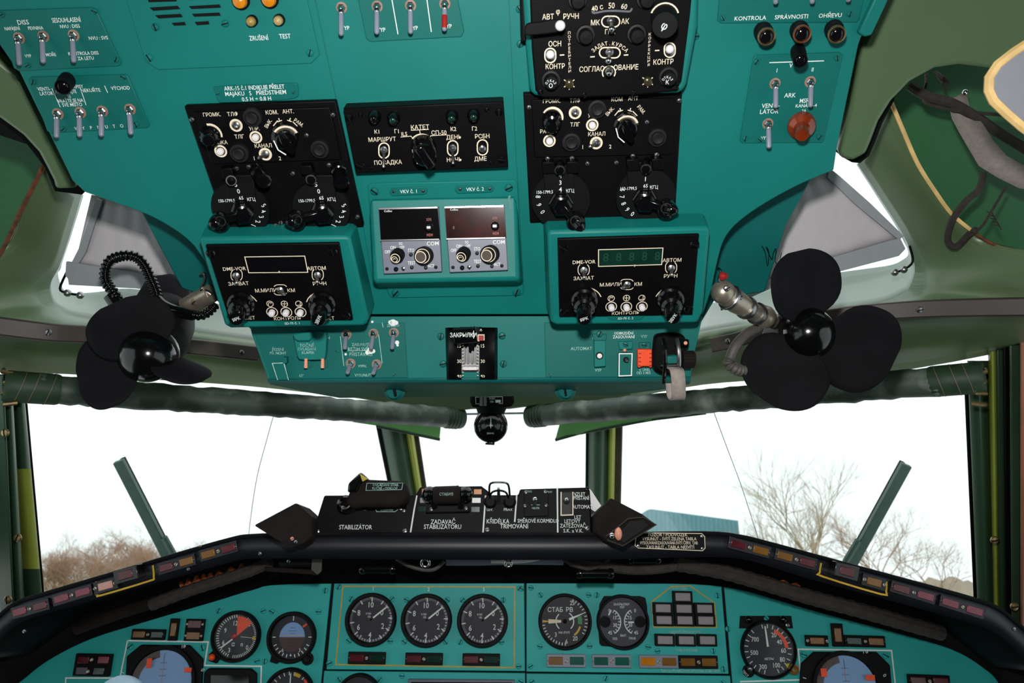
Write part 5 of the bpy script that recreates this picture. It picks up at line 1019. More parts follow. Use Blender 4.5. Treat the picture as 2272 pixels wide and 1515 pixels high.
# ------------------------------------------------------------------ glareshield
TE = [(-140, 1470), (-20, 1382), (32, 1340), (100, 1317), (280, 1264), (400, 1228), (510, 1197), (560, 1189), (690, 1186), (1000, 1186), (1320, 1186), (1560, 1183), (1640, 1190), (1700, 1204), (1800, 1231), (2000, 1285), (2150, 1326), (2215, 1350), (2272, 1396), (2400, 1500)]
BE = [(-140, 1560), (-20, 1440), (40, 1385), (104, 1360), (288, 1308), (404, 1276), (512, 1246), (560, 1238), (690, 1238), (1000, 1240), (1320, 1240), (1560, 1234), (1640, 1238), (1700, 1253), (1800, 1284), (2000, 1338), (2150, 1380), (2205, 1402), (2250, 1440), (2400, 1590)]
PE = [(-40, 1700), (20, 1545), (60, 1500), (118, 1458), (205, 1416), (320, 1380), (480, 1333), (560, 1309), (640, 1296), (1000, 1294), (1320, 1294), (1540, 1296), (1640, 1308), (1720, 1330), (1830, 1362), (2000, 1407), (2110, 1440), (2180, 1480), (2225, 1530), (2300, 1700)]
root = GLR = thing('glareshield', 'black glareshield hood running across above the instrument panels', 'glareshield', GL.at(1000, 1240))
te = smooth([GL.at(x, y, 0) for x, y in TE], 4); be = smooth([GL.at(x, y, 0) for x, y in BE], 4); pe = smooth([IP.at(x, y, .0025) for x, y in PE], 4)
bk = [p + V((0, .42, -.01)) for p in te]; up_ = smooth([IP.at(x, y - 14, .0025) for x, y in BE], 4)
B().grid([te, be]).build('front_band', LEAB, root, solid=.002)
B().grid([be, up_, pe]).build('underside', LEA, root, solid=.002)
B().grid([bk, te]).build('top_cover', LEA, root, solid=.003)
B().tube(te, .003, 8).build('edge_roll', LEA, root)
B().tube([GL.at(x, y, -.003) for x, y in ((600, 1226), (800, 1228), (1100, 1229), (1340, 1226))], .0016, 6).build('lower_bead', LEA, root)
struct(B().grid([[p + V((0, .03, -.01)) for p in bk], [p + V((0, .03, -1.1)) for p in bk]]), 'light_stop_front', BAKM, solid=.01)  # unseen sheet added behind the glareshield to stop sky light leaking in
# annunciator lights in the band
def annun(pl, x, y, ang, wpx, hpx, cols, label, group=None, raised=None, thick=.006, body=BAK, h0=.0015, scr='mid', yel=None, name='annunciator_light', lensw=.36, htop=None):
    rt = thing(name, label, 'annunciator light', pl.at(x, y), group); k = pl.k(x, y); W = wpx * k; Hh = hpx * k; M = pl.fr(x, y, h0, ang)
    B().box(M, (0, 0, thick / 2), (W, Hh, thick)).build('housing', body, rt, bev=.0008)
    n = len(cols)
    for i, m_ in enumerate(cols):
        cx = 0 if n == 1 else (-.27 + .54 * i / (n - 1)) * W if n == 2 else (-.33 + .33 * i) * W
        lab(B().box(M, (cx, 0, thick), (W * (.62 if n == 1 else lensw), Hh * .6, .0024)).build('lens', m_, rt, bev=.0009), m_.name.replace('_', ' '))
    if scr == 'mid': scp = ((0, 0),)
    elif scr == 'ends': scp = ((-.43, 0), (.43, 0))
    else: scp = ()
    for a, b_ in scp:
        r = Hh * .14; M2 = M @ Matrix.Translation((a * W, b_ * Hh, thick)) @ Matrix.Rotation(random.uniform(0, 3), 4, 'Z'); o = B(); o.lathe(M2, [(r, 0), (r, r * .7), (r * .6, r), (1e-7, r)], 12); o.m(1).box(M2, (0, 0, r), (1.8 * r, .35 * r, .0006)); o.build('screw', [mat_scr, BAKM], rt)
    for a in (-.47, .47):
        if scr == 'mid': B().ball(M @ Matrix.Translation((a * W, 0, thick)), Hh * .05, 8, 5).build('pin', STL, rt)
    return rt, M, W, Hh
mat_scr = mat('pale_screw', S(190, 180, 165), .35, .4)
LBL = 'left of' 
for x, y, w_, a, c, t in ((72, 1349, 84, 15, (REDL2, REDL), 'outermost red light pair on the left arm of the glareshield'), (165, 1319, 88, 16, (REDL2, REDL2), 'rose light pair between the outermost red pair and the yellow outline at left'), (395, 1251, 84, 15.5, (REDL, AMBD), 'red and amber light pair right of the left yellow outline'), (488, 1222, 84, 15.5, (AMBD, REDL), 'amber and dark red light pair innermost on the left arm'),
                        (1660, 1214, 94, -14.5, (REDL, AMBD), 'dark red and amber light pair innermost on the right arm'), (1763, 1240, 94, -15, (AMBD, REDL), 'amber and dark red light pair left of the right yellow outline'), (2022, 1313, 100, -16, (REDL, REDL2), 'red light pair just right of the right yellow outline'), (2130, 1345, 100, -17, (REDL2, REDL2), 'rose light pair outermost on the right arm')):
    annun(GL, x, y, a, w_, 26, c, t, body=LEAB)
for x, y, a, pal, rx, ry, t1, t2, q in ((239, 1298, 15, PINK, 296, 1271, 'pale rose single light inside the left yellow outline', 'raised red push light inside the left yellow outline', [(214, 1290), (211, 1314), (216, 1320), (226, 1320), (330, 1289), (341, 1281), (339, 1254)]),
                                      (1935, 1290, -15, AMBD, 1864, 1264, 'amber single light inside the right yellow outline', 'raised red push light inside the right yellow outline', [(1822, 1249), (1819, 1270), (1826, 1279), (1955, 1318), (1966, 1312), (1967, 1290)])):
    annun(GL, x, y, a, 52, 27, (pal,), t1, scr='ends', body=LEAB)
    rt, M, W, Hh = annun(GL, rx, ry, a, 52, 30, (REDL,), t2, scr=None, thick=.022, name='push_light')
    B().line(GL, bend(q, 3) , 4, .0022).build('yellow_outline', YEL, GLR)
for x, y in ((418, 1262), (577, 1228), (445, 1213), (2250, 1395), (54, 1400)): screw(GL, x, y, 4, GLR, STL, .001)
# warning placard
rt = thing('warning_placard', 'black placard headed POZOR! PODVOZEK on the right of the glareshield', 'placard', GL.at(1485, 1202))
B().slab(GL, [(1412, 1182), (1420, 1180), (1558, 1182), (1565, 1190), (1566, 1218), (1560, 1223), (1415, 1217), (1407, 1211), (1408, 1188)], .004, .003).build('plate', BAKM, rt)
o, _ = letters(rt, GL, [('POZOR ! PODVOZEK', 1482, 1186, 7, .95), ('VYSUNUT - SVÍTÍ ZELENÁ TABLA', 1485, 1195, 7, .85), ('VYSOUVÁNÍ/ZASOUVÁNÍ-SVÍTÍ ČERV. TAB', 1484, 1204, 7, .70), ('ZASUNUT - TABLA NESVÍTÍ', 1487, 1213.5, 7.5, .85)], h=.0045)
o.line(GL, [(1412, 1184), (1420, 1181.5), (1557, 1183.5), (1563.5, 1190), (1564.5, 1216), (1559, 1221.5), (1416, 1215.5), (1409, 1210)], 1.5, .0045, True); fin(o, rt, CREAM)
for x, y in ((1416, 1211), (1557, 1190), (1558, 1217)): screw(GL, x, y, 3.5, rt, STL, .004)
# ------------------------------------------------------------------ trim console on the glareshield
root = thing('trim_console', 'black engraved trim and stabilizer console standing on the glareshield', 'control console', CO.at(1000, 1185))
B().slab(CO, [(690, 1192), (719, 1099), (922, 1098), (932, 1080), (1068, 1078), (1084, 1090), (1084, 1098), (1150, 1098), (1154, 1085), (1300, 1081), (1309, 1086), (1314, 1188)], 0, .11).build('body', BLK, root, bev=.002)
B().slab(CO, [(692, 1186), (1312, 1182), (1314, 1192), (690, 1196)], .004, .01).build('foot_strip', BAKM, root, bev=.001)
B().slab(CO, [(1308, 1084), (1312, 1088), (1334, 1122), (1320, 1135), (1312, 1130)], -.02, .09).build('side_shield', PEARL, root)
o, _ = letters(root, CO, [('STABILIZÁTOR', 789, 1169, 10, .8), ('ZADAVAČ', 983, 1157, 10, .85), ('STABILIZÁTORU', 982, 1168, 10, .83), ('LEV.', 1087, 1130, 6.5, .9), ('PRAV.', 1128, 1130, 6.5, .9), ('KŘIDÉLKA', 1105, 1156, 10, .8), ('SMĚROVÉ KORMIDLO', 1194, 1155, 8.5, .8), ('TRIMOVÁNÍ', 1141, 1167, 10, .85), ('VZLET', 1286, 1096, 8.5, .75), ('PŘISTÁNÍ', 1290, 1104.5, 8.5, .72), ('AUTOMAT', 1292, 1124, 8.5, .78), ('LET', 1282, 1147, 8.5, .85), ('LETOVÝ', 1270, 1156, 8.5, .85), ('ZATĚŽOVAČ', 1271, 1166, 8.5, .82), ('S.K. a V.K.', 1272, 1177, 8.5, .9)], h=.0008)
fin(o, root, WHT)
o = B()
for q in ([(925, 1099), (919, 1130), (910, 1186)], [(1077.5, 1099), (1071.5, 1184)], [(1146.5, 1099), (1142, 1158)], [(1236.5, 1082), (1237.5, 1184)]): B().line(CO, q, 3.2, .0009).build('divider_line', WHT, root)
for x, y in ((704, 1180), (898, 1178), (1081, 1175), (1303, 1172)): screw(CO, x, y, 6, root, STL)
# stabilizer guard lever
lv = B(); pl = CO
lv.slab(pl, [(764, 1118), (775, 1090), (802, 1062), (812, 1063), (885, 1066), (902, 1072), (906, 1098), (900, 1115), (880, 1124), (805, 1124), (785, 1128)], .035, .03); gd = lv.build('stabilizer_guard', HOOD, root, bev=.005)
lab(B().slab(pl, [(772, 1072), (800, 1046), (815, 1061), (800, 1068), (790, 1090), (770, 1092)], .045, .03).build('guard_hook', BAK, gd, bev=.003), 'black hook end'); B().slab(pl, [(798, 1050), (816, 1062), (804, 1068)], .046, .004).build('hook_edge', OCH, gd)
B().slab(pl, [(813, 1070), (896, 1070), (893, 1087), (811, 1089)], .037, .003).build('guard_plate', BAKM, gd); o = B(); o.line(pl, [(814, 1072), (894, 1071.5), (891, 1086), (812, 1088)], 1, .0375, True); o.txt(pl, 'OVLÁDÁNÍ STAB.', 856, 1075.5, 5.5, .0375, .95); o.txt(pl, 'RUČNÍ - ODKLOP', 854, 1083, 5.5, .0375, .9); fin(o, gd, FADE)
B().lathe(pl.fr(776, 1122, 0), [(.0115, 0), (.0115, .03), (.008, .034), (.004, .03)], 22).build('guard_pivot', BAK, root)
B().tube([pl.at(795, 1122, .01), pl.at(812, 1128, .01), pl.at(902, 1124, .01)], .002, 8).build('pivot_rod', BAK, root)
o = B(); o.line(pl, [(833, 1129), (838, 1126), (880, 1126), (882, 1131), (877, 1135), (836, 1135)], 1.2, .001, True); o.txt(pl, 'STOUPÁNÍ', 858, 1130.5, 5, .001); fin(o, root, FADE)
for x, y in ((811, 1130), (889, 1129), (896, 1133)): screw(pl, x, y, 4, root, STL)
# stabilizer setter
st = B().slab(pl, [(946, 1122), (1040, 1121), (1042, 1136), (944, 1138)], .012, .012).build('setter_base', BAKM, root, bev=.0015)
A = afr(pl.at(962, 1099, .03), pl.at(1022, 1097, .03)); L = (pl.at(1022, 1097, .03) - pl.at(962, 1099, .03)).length
lab(B().lathe(A, [(.011, 0), (.012, L * .06), (.012, L * .85), (.0125, L * .9), (.010, L)], 20).build('setter_roller', HOOD, st), 'brown black roller'); o = B(); o.txt(pl, 'СТАБИЛ', 990, 1096, 6, .0428); fin(o, st, FADE)
for x in (953, 1032): B().ball(pl.fr(x, 1096, .03), .0105, 16, 10).build('roller_end_ball', BAK, st)
for x in (960, 1026): B().tube([pl.at(x, 1100, .026), pl.at(x + (4 if x < 1000 else -4), 1126, .012)], .004, 8).build('roller_bracket', BAKM, st)
for x, y, m_, w_ in ((944, 1090, AMB, 16), (1060, 1091, AMB, 17), (942, 1110, GRYL, 20), (1057, 1110, PEARL, 19), (937, 1129, GRND, 18), (1055, 1130, GRND, 18)): lab(B().box(pl.fr(x, y, .001), (0, 0, 0), (w_ * .00062, 11 * .00062, .002)).build('indicator_window', m_, root), m_.name.replace('_', ' '))
for x, y in ((957, 1130), (1034, 1128)): screw(pl, x, y, 4, st, STL, .012)
# aileron trim loop
o = B().tube(smooth([pl.at(1086, 1100, .012), pl.at(1086, 1078, .02), pl.at(1092, 1071, .022), pl.at(1110, 1070, .022), pl.at(1124, 1072, .022), pl.at(1129, 1080, .02), pl.at(1131, 1100, .012)], 5), .0014, 8); lp = o.build('wire_guard', BAK, root)
B().tube(smooth([pl.at(1086, 1104, .012), pl.at(1092, 1092, .02), pl.at(1107, 1088, .022), pl.at(1122, 1092, .02), pl.at(1128, 1104, .012)], 5), .0014, 8).build('inner_wire_guard', BAK, lp)
B().tube([pl.at(1107, 1114, .002), pl.at(1106, 1083, .024)], [.0026, .0018], 10).build('trim_lever', STL, root)
for x in (1088, 1131): B().lathe(pl.fr(x, 1114, 0), [(.009, 0), (.009, .006), (.006, .010), (.003, .010)], 18).build('guard_foot', BAKM, root)
B().box(pl.fr(1108, 1116, .002), (0, 0, 0), (.018, .002, .004)).build('lever_slot', BAKM, root)
# rudder trim switch
b = B().slab(pl, [(1163, 1088), (1216, 1086), (1218, 1145), (1162, 1147)], .004, .004).build('rudder_plate', BAKM, root, bev=.001)
for x, y in ((1167, 1092), (1210, 1091), (1165, 1122), (1212, 1121)): screw(pl, x, y, 4, b, STL, .004)
B().tube([pl.at(1186, 1118, .004), pl.at(1187, 1108, .024)], [.003, .0035], 10).build('rudder_lever', STL, b); B().ball(pl.fr(1187, 1108, .025), .0036, 12, 8).build('lever_tip', CHR, b)
o = B(); o.line(pl, [(1178, 1120), (1198, 1120)], 1, .0046); o.txt(pl, 'RUDDER' if 0 else 'VLEVO', 1172, 1090, 4.5, .0046); o.txt(pl, 'VPRAV', 1217, 1091, 4.5, .0046); o.txt(pl, 'NEUTR.', 1189, 1127, 4.5, .0046); fin(o, b, FADE)
b = B().slab(pl, [(1246, 1092), (1270, 1091), (1269, 1143), (1246, 1143)], .006, .006).build('load_switch_guard', CAPM, root, bev=.001); o = B(); o.line(pl, [(1245, 1091), (1245, 1143), (1271, 1142), (1271, 1091)], 2.6, .0066); fin(o, b, CREAM, 'outline')
B().ball(pl.fr(1257, 1109, .010), .0034, 12, 8).build('switch_ball', CHR, b); B().lathe(pl.fr(1257, 1112, .006), [(.0045, 0), (.0045, .002), (.003, .002)], 16).build('switch_boot', BAKM, b)
screw(pl, 1302, 1085, 5, root, BAK)
# hooded lamps at both ends of the console
def hood(pts, depth, slit, bulb, label):
    rt = thing('hooded_lamp', label, 'lamp', at(*pts[0])); f = P3(pts); o = B().prism(f, V((0, depth, 0))); h = o.build('hood', HOOD, rt, bev=.002)
    s = [at(x, y, d - .002) for x, y, d in slit]; B().prism(s, FW * .006).build('slot', BAKM, rt)
    return rt
rt = hood([(563, 1165, 1.0), (657, 1115, 1.03), (692, 1147, 1.05), (692, 1190, 1.04), (676, 1203, 1.02), (643, 1216, 1.0)], .07, [(586, 1172, 1.008), (592, 1170, 1.008), (650, 1196, 1.012), (655, 1205, 1.009), (644, 1210, 1.004)], None, 'black angular lamp hood at the left end of the trim console')
A = Pl(648, 1198, 1.0, 0, 0, (0, -1, 0)); screw(A, 648, 1195, 4, rt, COP); screw(A, 656, 1202, 4, rt, STL)
B().slab(A, [(580, 1150), (657, 1117), (690, 1146), (600, 1148)], .004, .004)
rt = hood([(1320, 1140, 1.05), (1355, 1104, 1.03), (1425, 1140, 1.01), (1457, 1164, 1.0), (1381, 1213, 1.0), (1346, 1200, 1.02), (1320, 1180, 1.04)], .07, [(1378, 1178, 1.006), (1398, 1156, 1.008), (1427, 1154, 1.006), (1440, 1166, 1.003), (1384, 1204, 1.002), (1366, 1190, 1.006)], None, 'black angular lamp hood at the right end of the trim console')
B().ball(Matrix.Translation(at(1372, 1184, .998)) @ Matrix.Diagonal((.8, 1, 1.4, 1)), .006, 14, 10).build('bulb', COP, rt); B().ball(Matrix.Translation(at(1358, 1188, 1.0)), .004, 12, 8).build('bulb_cap', CHR, rt)
o = B(); Hh = Pl(1400, 1165, .999, 0, 0, (0, -1, 0)); o.line(Hh, [(1345, 1189), (1362, 1176), (1394, 1150), (1428, 1147), (1456, 1164), (1382, 1211), (1348, 1198)], 2.2, .001); o.build('worn_edge', BRN, rt)
# cables, conduits and catches below the band
def under(t, x, y): return None
def cable(pts, r, m, label, cat='cable', ribs=0, name='cable'):
    p = smooth(P3(pts), 8); o = B().tube(p, [r * (1 + .12 * (i % 2) * ribs) for i in range(len(p))], 9).build(name, m); return tag(o, label, cat)
cable([(170, 1395, 1.17), (260, 1362, 1.16), (330, 1340, 1.155), (345, 1335, 1.15)], .009, HOOD, 'flat dark cover strip under the left arm of the glareshield', name='cable_cover')
cable([(335, 1342, 1.15), (420, 1310, 1.15), (500, 1284, 1.15), (560, 1264, 1.15), (600, 1245, 1.15)], .0085, CAB, 'thick braided cable under the left arm of the glareshield', ribs=1)
cable([(1500, 1250, 1.14), (1600, 1268, 1.15), (1700, 1296, 1.15), (1800, 1326, 1.15), (1900, 1352, 1.15), (2000, 1380, 1.16), (2090, 1405, 1.17)], .0105, CAB, 'thick braided cable under the right arm of the glareshield', ribs=1)
for pts, t in (([(400, 1300, 1.17), (440, 1285, 1.165), (480, 1276, 1.165), (540, 1258, 1.16)], 'rust orange coiled cord behind the left braided cable'), ([(1580, 1256, 1.165), (1640, 1272, 1.165), (1700, 1288, 1.165), (1770, 1302, 1.17)], 'rust orange coiled cord behind the right braided cable')):
    p = smooth(P3(pts), 12); q = [a + UP * .004 * math.sin(i * 1.3) + FW * .004 * math.cos(i * 1.3) for i, a in enumerate(p)]; tag(B().tube(q, .003, 7).build('coiled_cord', ORGC), t, 'cord')
cable([(880, 1240, 1.14), (905, 1254, 1.13), (940, 1264, 1.13), (965, 1262, 1.13), (985, 1246, 1.14)], .0028, RUBG, 'grey wire looping down left of the centre under the glareshield')
cable([(1250, 1240, 1.14), (1275, 1254, 1.13), (1310, 1262, 1.13), (1340, 1250, 1.14), (1352, 1238, 1.14)], .003, CAB, 'dark wire loop right of the centre under the glareshield')
cable([(1265, 1246, 1.15), (1340, 1256, 1.14), (1400, 1264, 1.14), (1460, 1262, 1.14), (1520, 1252, 1.14)], .007, CAB, 'dark wire bundle running to the right braided cable')
cable([(990, 1247, 1.15), (1060, 1247, 1.15), (1150, 1245, 1.15), (1250, 1246, 1.15)], .005, GREY, 'grey conduit along the middle of the glareshield underside')
cable([(1090, 1246, 1.142), (1130, 1246, 1.14), (1170, 1244, 1.14), (1200, 1238, 1.14)], .0026, PEARL, 'short pale sleeve beside the grey conduit')
for x, y, w_, t in ((838, 1262, 80, 'dark cylindrical catch under the glareshield left of centre'), (1320, 1272, 82, 'dark cylindrical catch under the glareshield right of centre'), (1430, 1240, 70, 'short dark tube catch just under the right lamp hood')):
    rt = thing('cover_catch', t, 'catch', at(x, y, 1.13)); p, q = at(x - w_ / 2, y, 1.13), at(x + w_ / 2, y, 1.13); A = afr(p, q); L = (q - p).length
    B().lathe(A, [(.006, 0), (.0075, L * .05), (.0075, L * .12), (.0062, L * .14), (.0062, L * .86), (.0075, L * .88), (.0075, L * .95), (.006, L)], 16).build('barrel', BAK, rt)
    for e in (.1, .9): B().ball(A @ Matrix.Translation((.0, -.004, L * e)), .003, 10, 6).build('stud', STL, rt)
rt = thing('cable_clamp', 'grey bracket clamp under the left lamp hood', 'clamp', at(640, 1255, 1.1)); B().tube(P3([(622, 1246, 1.11), (700, 1244, 1.11)]), .008, 10).build('tube', BAKM, rt); B().prism(P3([(585, 1258, 1.105), (700, 1265, 1.105), (712, 1272, 1.105), (700, 1277, 1.105), (690, 1275, 1.105), (590, 1268, 1.105)]), FW * .004).build('lever_plate', HOOD, rt, bev=.001); B().prism(P3([(692, 1240, 1.1), (714, 1240, 1.1), (713, 1268, 1.1), (704, 1276, 1.1), (690, 1264, 1.1)]), FW * .005).build('bracket', RUBG, rt, bev=.001); screw(Pl(640, 1245, 1.095, 0, 0, (0, -1, 0)), 640, 1245, 4, rt, STL)
rt = thing('eye_bolt', 'shiny eye bolt hanging under the console left of centre', 'bolt', at(944, 1245, 1.12)); B().ring(Pl(944, 1246, 1.12, 0, 0, (0, -1, 0)).fr(944, 1248, 0), .004, .0075, .0).build('ring', CHR, rt, solid=.003); B().tube(P3([(944, 1232, 1.125), (944, 1242, 1.12)]), .003, 8).build('shank', STL, rt)
rt = thing('eye_bolt', 'small shiny eye bolt on the conduit right of centre', 'bolt', at(1128, 1250, 1.12)); B().ring(Pl(1128, 1250, 1.12, 0, 0, (0, -1, 0)).fr(1128, 1250, 0), .003, .006, .0).build('ring', CHR, rt, solid=.0025)
# ------------------------------------------------------------------ instrument panels
struct(B().slab(IP, [(-20, 1620), (60, 1506), (210, 1424), (560, 1316), (650, 1302), (1600, 1304), (1830, 1372), (2110, 1446), (2220, 1530), (2290, 1700), (2300, 1800), (-60, 1800)], -.012, .02), 'light_stop_front', BAKM)  # black backing added behind the panels to stop light at their seams
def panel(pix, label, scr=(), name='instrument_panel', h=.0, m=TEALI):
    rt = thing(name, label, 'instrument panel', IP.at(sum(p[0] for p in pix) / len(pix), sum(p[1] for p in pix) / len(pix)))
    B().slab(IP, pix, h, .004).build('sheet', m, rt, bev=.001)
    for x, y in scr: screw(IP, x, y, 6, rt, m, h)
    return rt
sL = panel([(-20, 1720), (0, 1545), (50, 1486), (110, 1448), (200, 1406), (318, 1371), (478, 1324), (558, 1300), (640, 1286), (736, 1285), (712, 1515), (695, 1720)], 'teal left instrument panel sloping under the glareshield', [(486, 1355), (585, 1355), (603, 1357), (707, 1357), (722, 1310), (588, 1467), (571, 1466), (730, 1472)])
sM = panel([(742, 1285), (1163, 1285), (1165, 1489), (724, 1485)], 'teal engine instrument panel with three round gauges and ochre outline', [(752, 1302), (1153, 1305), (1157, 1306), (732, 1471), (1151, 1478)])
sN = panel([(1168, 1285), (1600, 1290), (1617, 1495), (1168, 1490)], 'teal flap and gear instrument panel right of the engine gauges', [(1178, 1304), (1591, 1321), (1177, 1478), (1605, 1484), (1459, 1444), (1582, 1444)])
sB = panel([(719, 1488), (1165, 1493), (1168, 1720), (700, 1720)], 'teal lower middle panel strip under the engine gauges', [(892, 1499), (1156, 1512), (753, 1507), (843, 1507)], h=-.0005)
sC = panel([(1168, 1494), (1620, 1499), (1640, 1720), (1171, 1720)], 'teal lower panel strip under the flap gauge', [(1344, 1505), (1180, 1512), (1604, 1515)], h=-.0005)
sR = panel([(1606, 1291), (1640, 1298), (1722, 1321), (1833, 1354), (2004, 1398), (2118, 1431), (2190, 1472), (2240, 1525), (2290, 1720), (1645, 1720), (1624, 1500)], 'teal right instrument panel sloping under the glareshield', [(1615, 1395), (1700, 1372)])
o = B()
o.line(IP, [(761, 1300.5), (1142, 1302), (1141, 1481), (745, 1474)], 3, .0006, True); fin(o, sM, OCH, 'ochre_outline')
o = B(); o.line(IP, [(1446, 1335), (1490, 1301), (1532, 1300), (1585, 1337), (1590, 1391), (1450, 1391)], 2.6, .0006, True); fin(o, sN, OCH, 'ochre_outline')
o = B(); o.line(IP, [(283, 1421), (462, 1424), (454, 1476), (580, 1478), (576, 1600)], 3, .0006); fin(o, sL, WHT, 'white_outline'); o = B(); o.line(IP, [(283, 1421), (266, 1504), (146, 1504), (140, 1600)], 3, .0006); fin(o, sL, WHT, 'white_outline')
o = B(); o.line(IP, [(1642, 1512), (1778, 1508), (1771, 1440), (1978, 1443), (1996, 1600)], 3, .0006); fin(o, sR, WHT, 'white_outline')
o = B(); o.txt(IP, '1', 828, 1306, 8, .0006); o.txt(IP, '2', 951, 1307, 8, .0006); o.txt(IP, '3', 1073, 1307.5, 8, .0006); fin(o, sM)
o = B(); o.txt(IP, 'PODVOZEK', 1509, 1306, 5.5, .0006, .85); o.txt(IP, 'NEDOTAŽENÍ DVEŘÍ', 1520, 1402, 6, .0006, .9); o.txt(IP, 'TABLO VÝVAH', 1522, 1442, 6, .0006, .9); o.txt(IP, 'TÁHNI PŘI NEČINNOSTI SIGN. OTEVŘENÍ', 1532, 1488, 6, .0006, .85); fin(o, sN, FADE)
def gauge(x, y, r, label, name='round_gauge', body=None, cat='gauge', dialm=NAVY, inner=.82, glass=True, dep=.014):
    rt = thing(name, label, cat, IP.at(x, y)); k = IP.k(x, y); a = r * k; M = IP.fr(x, y, 0)
    if body: B().slab(IP, body, .0014, .0014).build('flange', BAKM, rt, bev=.001)
    B().lathe(M, [(a, 0), (a, dep * .7), (a * .96, dep), (a * inner * 1.04, dep), (a * inner, dep * .5), (a * inner, .001)], 48).build('bezel', BAKM, rt)
    B().lathe(M, [(a * inner * 1.01, .0005), (a * inner * 1.01, .002), (1e-7, .0021)], 48).build('dial', dialm, rt)
    if glass: B().lathe(M, [(a * inner * .995, dep * .60), (a * inner * .99, dep * .64), (1e-7, dep * .66)], 40).build('glass', GLD, rt)
    return rt, M, a * inner
def ticks(o, M, a, r0, r1, w_, angs, z=.0024):
    for g in angs:
        c, s = math.cos(R(g)), math.sin(R(g)); px_, py_ = -s * w_ / 2, c * w_ / 2
        o.add([(r0 * a * c + px_, r0 * a * s + py_, z), (r1 * a * c + px_, r1 * a * s + py_, z), (r1 * a * c - px_, r1 * a * s - py_, z), (r0 * a * c - px_, r0 * a * s - py_, z)], [(0, 1, 2, 3)], M)
def num(o, M, a, t, g, r, hgt, z=.0024, sx=.85):
    hgt *= 1.15
    vv, ff = glyph(t); cx, cy = r * a * math.cos(R(g)), r * a * math.sin(R(g)); o.add([(cx + x * hgt * sx, cy + y * hgt, z) for x, y in vv], ff, M)
def needle(rt, M, a, g, r0, r1, w0, w1, m=WHT, z=.0038, name='needle', c=(0, 0)):
    co, s = math.cos(R(g)), math.sin(R(g)); T = M @ Matrix.Translation((c[0] * a, c[1] * a, 0)); P = lambda r, w_, zz: T @ V((r * a * co - w_ * a * s, r * a * s + w_ * a * co, zz))
    return B().prism([P(r0, -w0, z), P(r1, -w1, z), P(r1, w1, z), P(r0, w0, z)], (T.to_3x3() @ V((0, 0, -.0006)))).build(name, m, rt)
# engine rpm gauges
for i, (x, y, n_) in enumerate(((824, 1374, 'left'), (947, 1375.5, 'middle'), (1071, 1376, 'right'))):
    rt, M, a = gauge(x, y, 56.5, n_ + ' one of the three round engine gauges, under the digit ' + str(i + 1), inner=.84)
    o = B().ring(M, a * .88, a * .99, .00225); o.build('scale_ring', DGRY, rt); o = B(); g0 = 38; st = -32.4
    ticks(o, M, a, .80, .99, .0016, [90 - 33 * j for j in (-4, -3, -2, -1, 0, 1)] + [90 - 33 * j for j in (2.6, 3.6, 4.5, 5.5, 6.4)])
    ticks(o, M, a, .88, .97, .0008, [j * 8.2 - 130 for j in range(22)])
    for t, g, r in (('10', 93, .66), ('0', 33, .58), ('2', -27, .62), ('4', -92, .67), ('6', -150, .66), ('8', 153, .66)): num(o, M, a, t, g, r, .0075)
    num(o, M, a, '% ND', 118, .30, .0026); num(o, M, a, 'ОБ', 128, .16, .0026); fin(o, rt, WHT, 'scale_marks')
    lab(B().box(M, (-.06 * a, 1.02 * a, .004), (.05 * a, .16 * a, .003)).build('bug', YEL, rt), 'yellow limit mark'); needle(rt, M, a, 38, .12, .95, .035, .03)
    B().ball(M @ Matrix.Translation((0, 0, .003)), a * .05, 12, 6, .5).build('needle_cap', BAKM, rt)
    for dx, dy in ((-45, -45), (46, -45), (-50, 48), (42, 48)): screw(IP, x + dx, y + dy, 6, rt, TEALI)
for x, y, n_ in ((815, 1459, 'left'), (941.5, 1461, 'middle'), (1068, 1462.5, 'right')):
    annun(IP, x, y, -.7, 83, 25, (REDL, GRND), 'red and green light pair below the ' + n_ + ' engine gauge', body=BAKM, lensw=.38)
# stabilizer / elevator gauge
rt, M, a = gauge(1253, 1378, 59, 'round СТАБ РВ stabilizer gauge with a thick cream pointer', inner=.88)
o = B(); num(o, M, a, 'СТАБ', 130, .62, .0062, sx=.95); num(o, M, a, 'РВ', 66, .52, .0062, sx=.95); num(o, M, a, '25', 66, .82, .006); num(o, M, a, '20', -58, .80, .006); num(o, M, a, '6', -86, .80, .006); num(o, M, a, '3', -127, .66, .006); num(o, M, a, 'НА РУЛ', -95, .45, .003, sx=1)
ticks(o, M, a, .86, .97, .0013, list(range(-170, -85, 8)) + list(range(-32, 70, 9))); o.ring(M, a * .36, a * .40, .0024, -50, 60); o.ring(M, a * .36, a * .40, .0024, 130, 230); fin(o, rt, WHT, 'scale_marks')
lab(needle(rt, M, a, 180, .16, .70, .05, .09, m=CREAM), 'thick cream pointer'); needle(rt, M, a, 180, .7, .95, .02, .05, m=YEL, name='pointer_tip'); needle(rt, M, a, 22, .2, .85, .05, .015)
lab(B().ring(M, a * .56, a * .74, .0026, -10, 18).build('green_sector', mat('green_paint', S(40, 130, 70), .5), rt), 'green sector'); lab(B().ring(M, a * .64, a * .72, .0026, -55, -18).build('yellow_sector', YEL, rt), 'yellow sector')
B().ball(M @ Matrix.Translation((0, 0, .003)), a * .09, 12, 6, .5).build('needle_cap', BAKM, rt)
for x, y in ((1199, 1320), (1306, 1320), (1324, 1320), (1198, 1434), (1308, 1433)): screw(IP, x, y, 6, rt, TEALI)
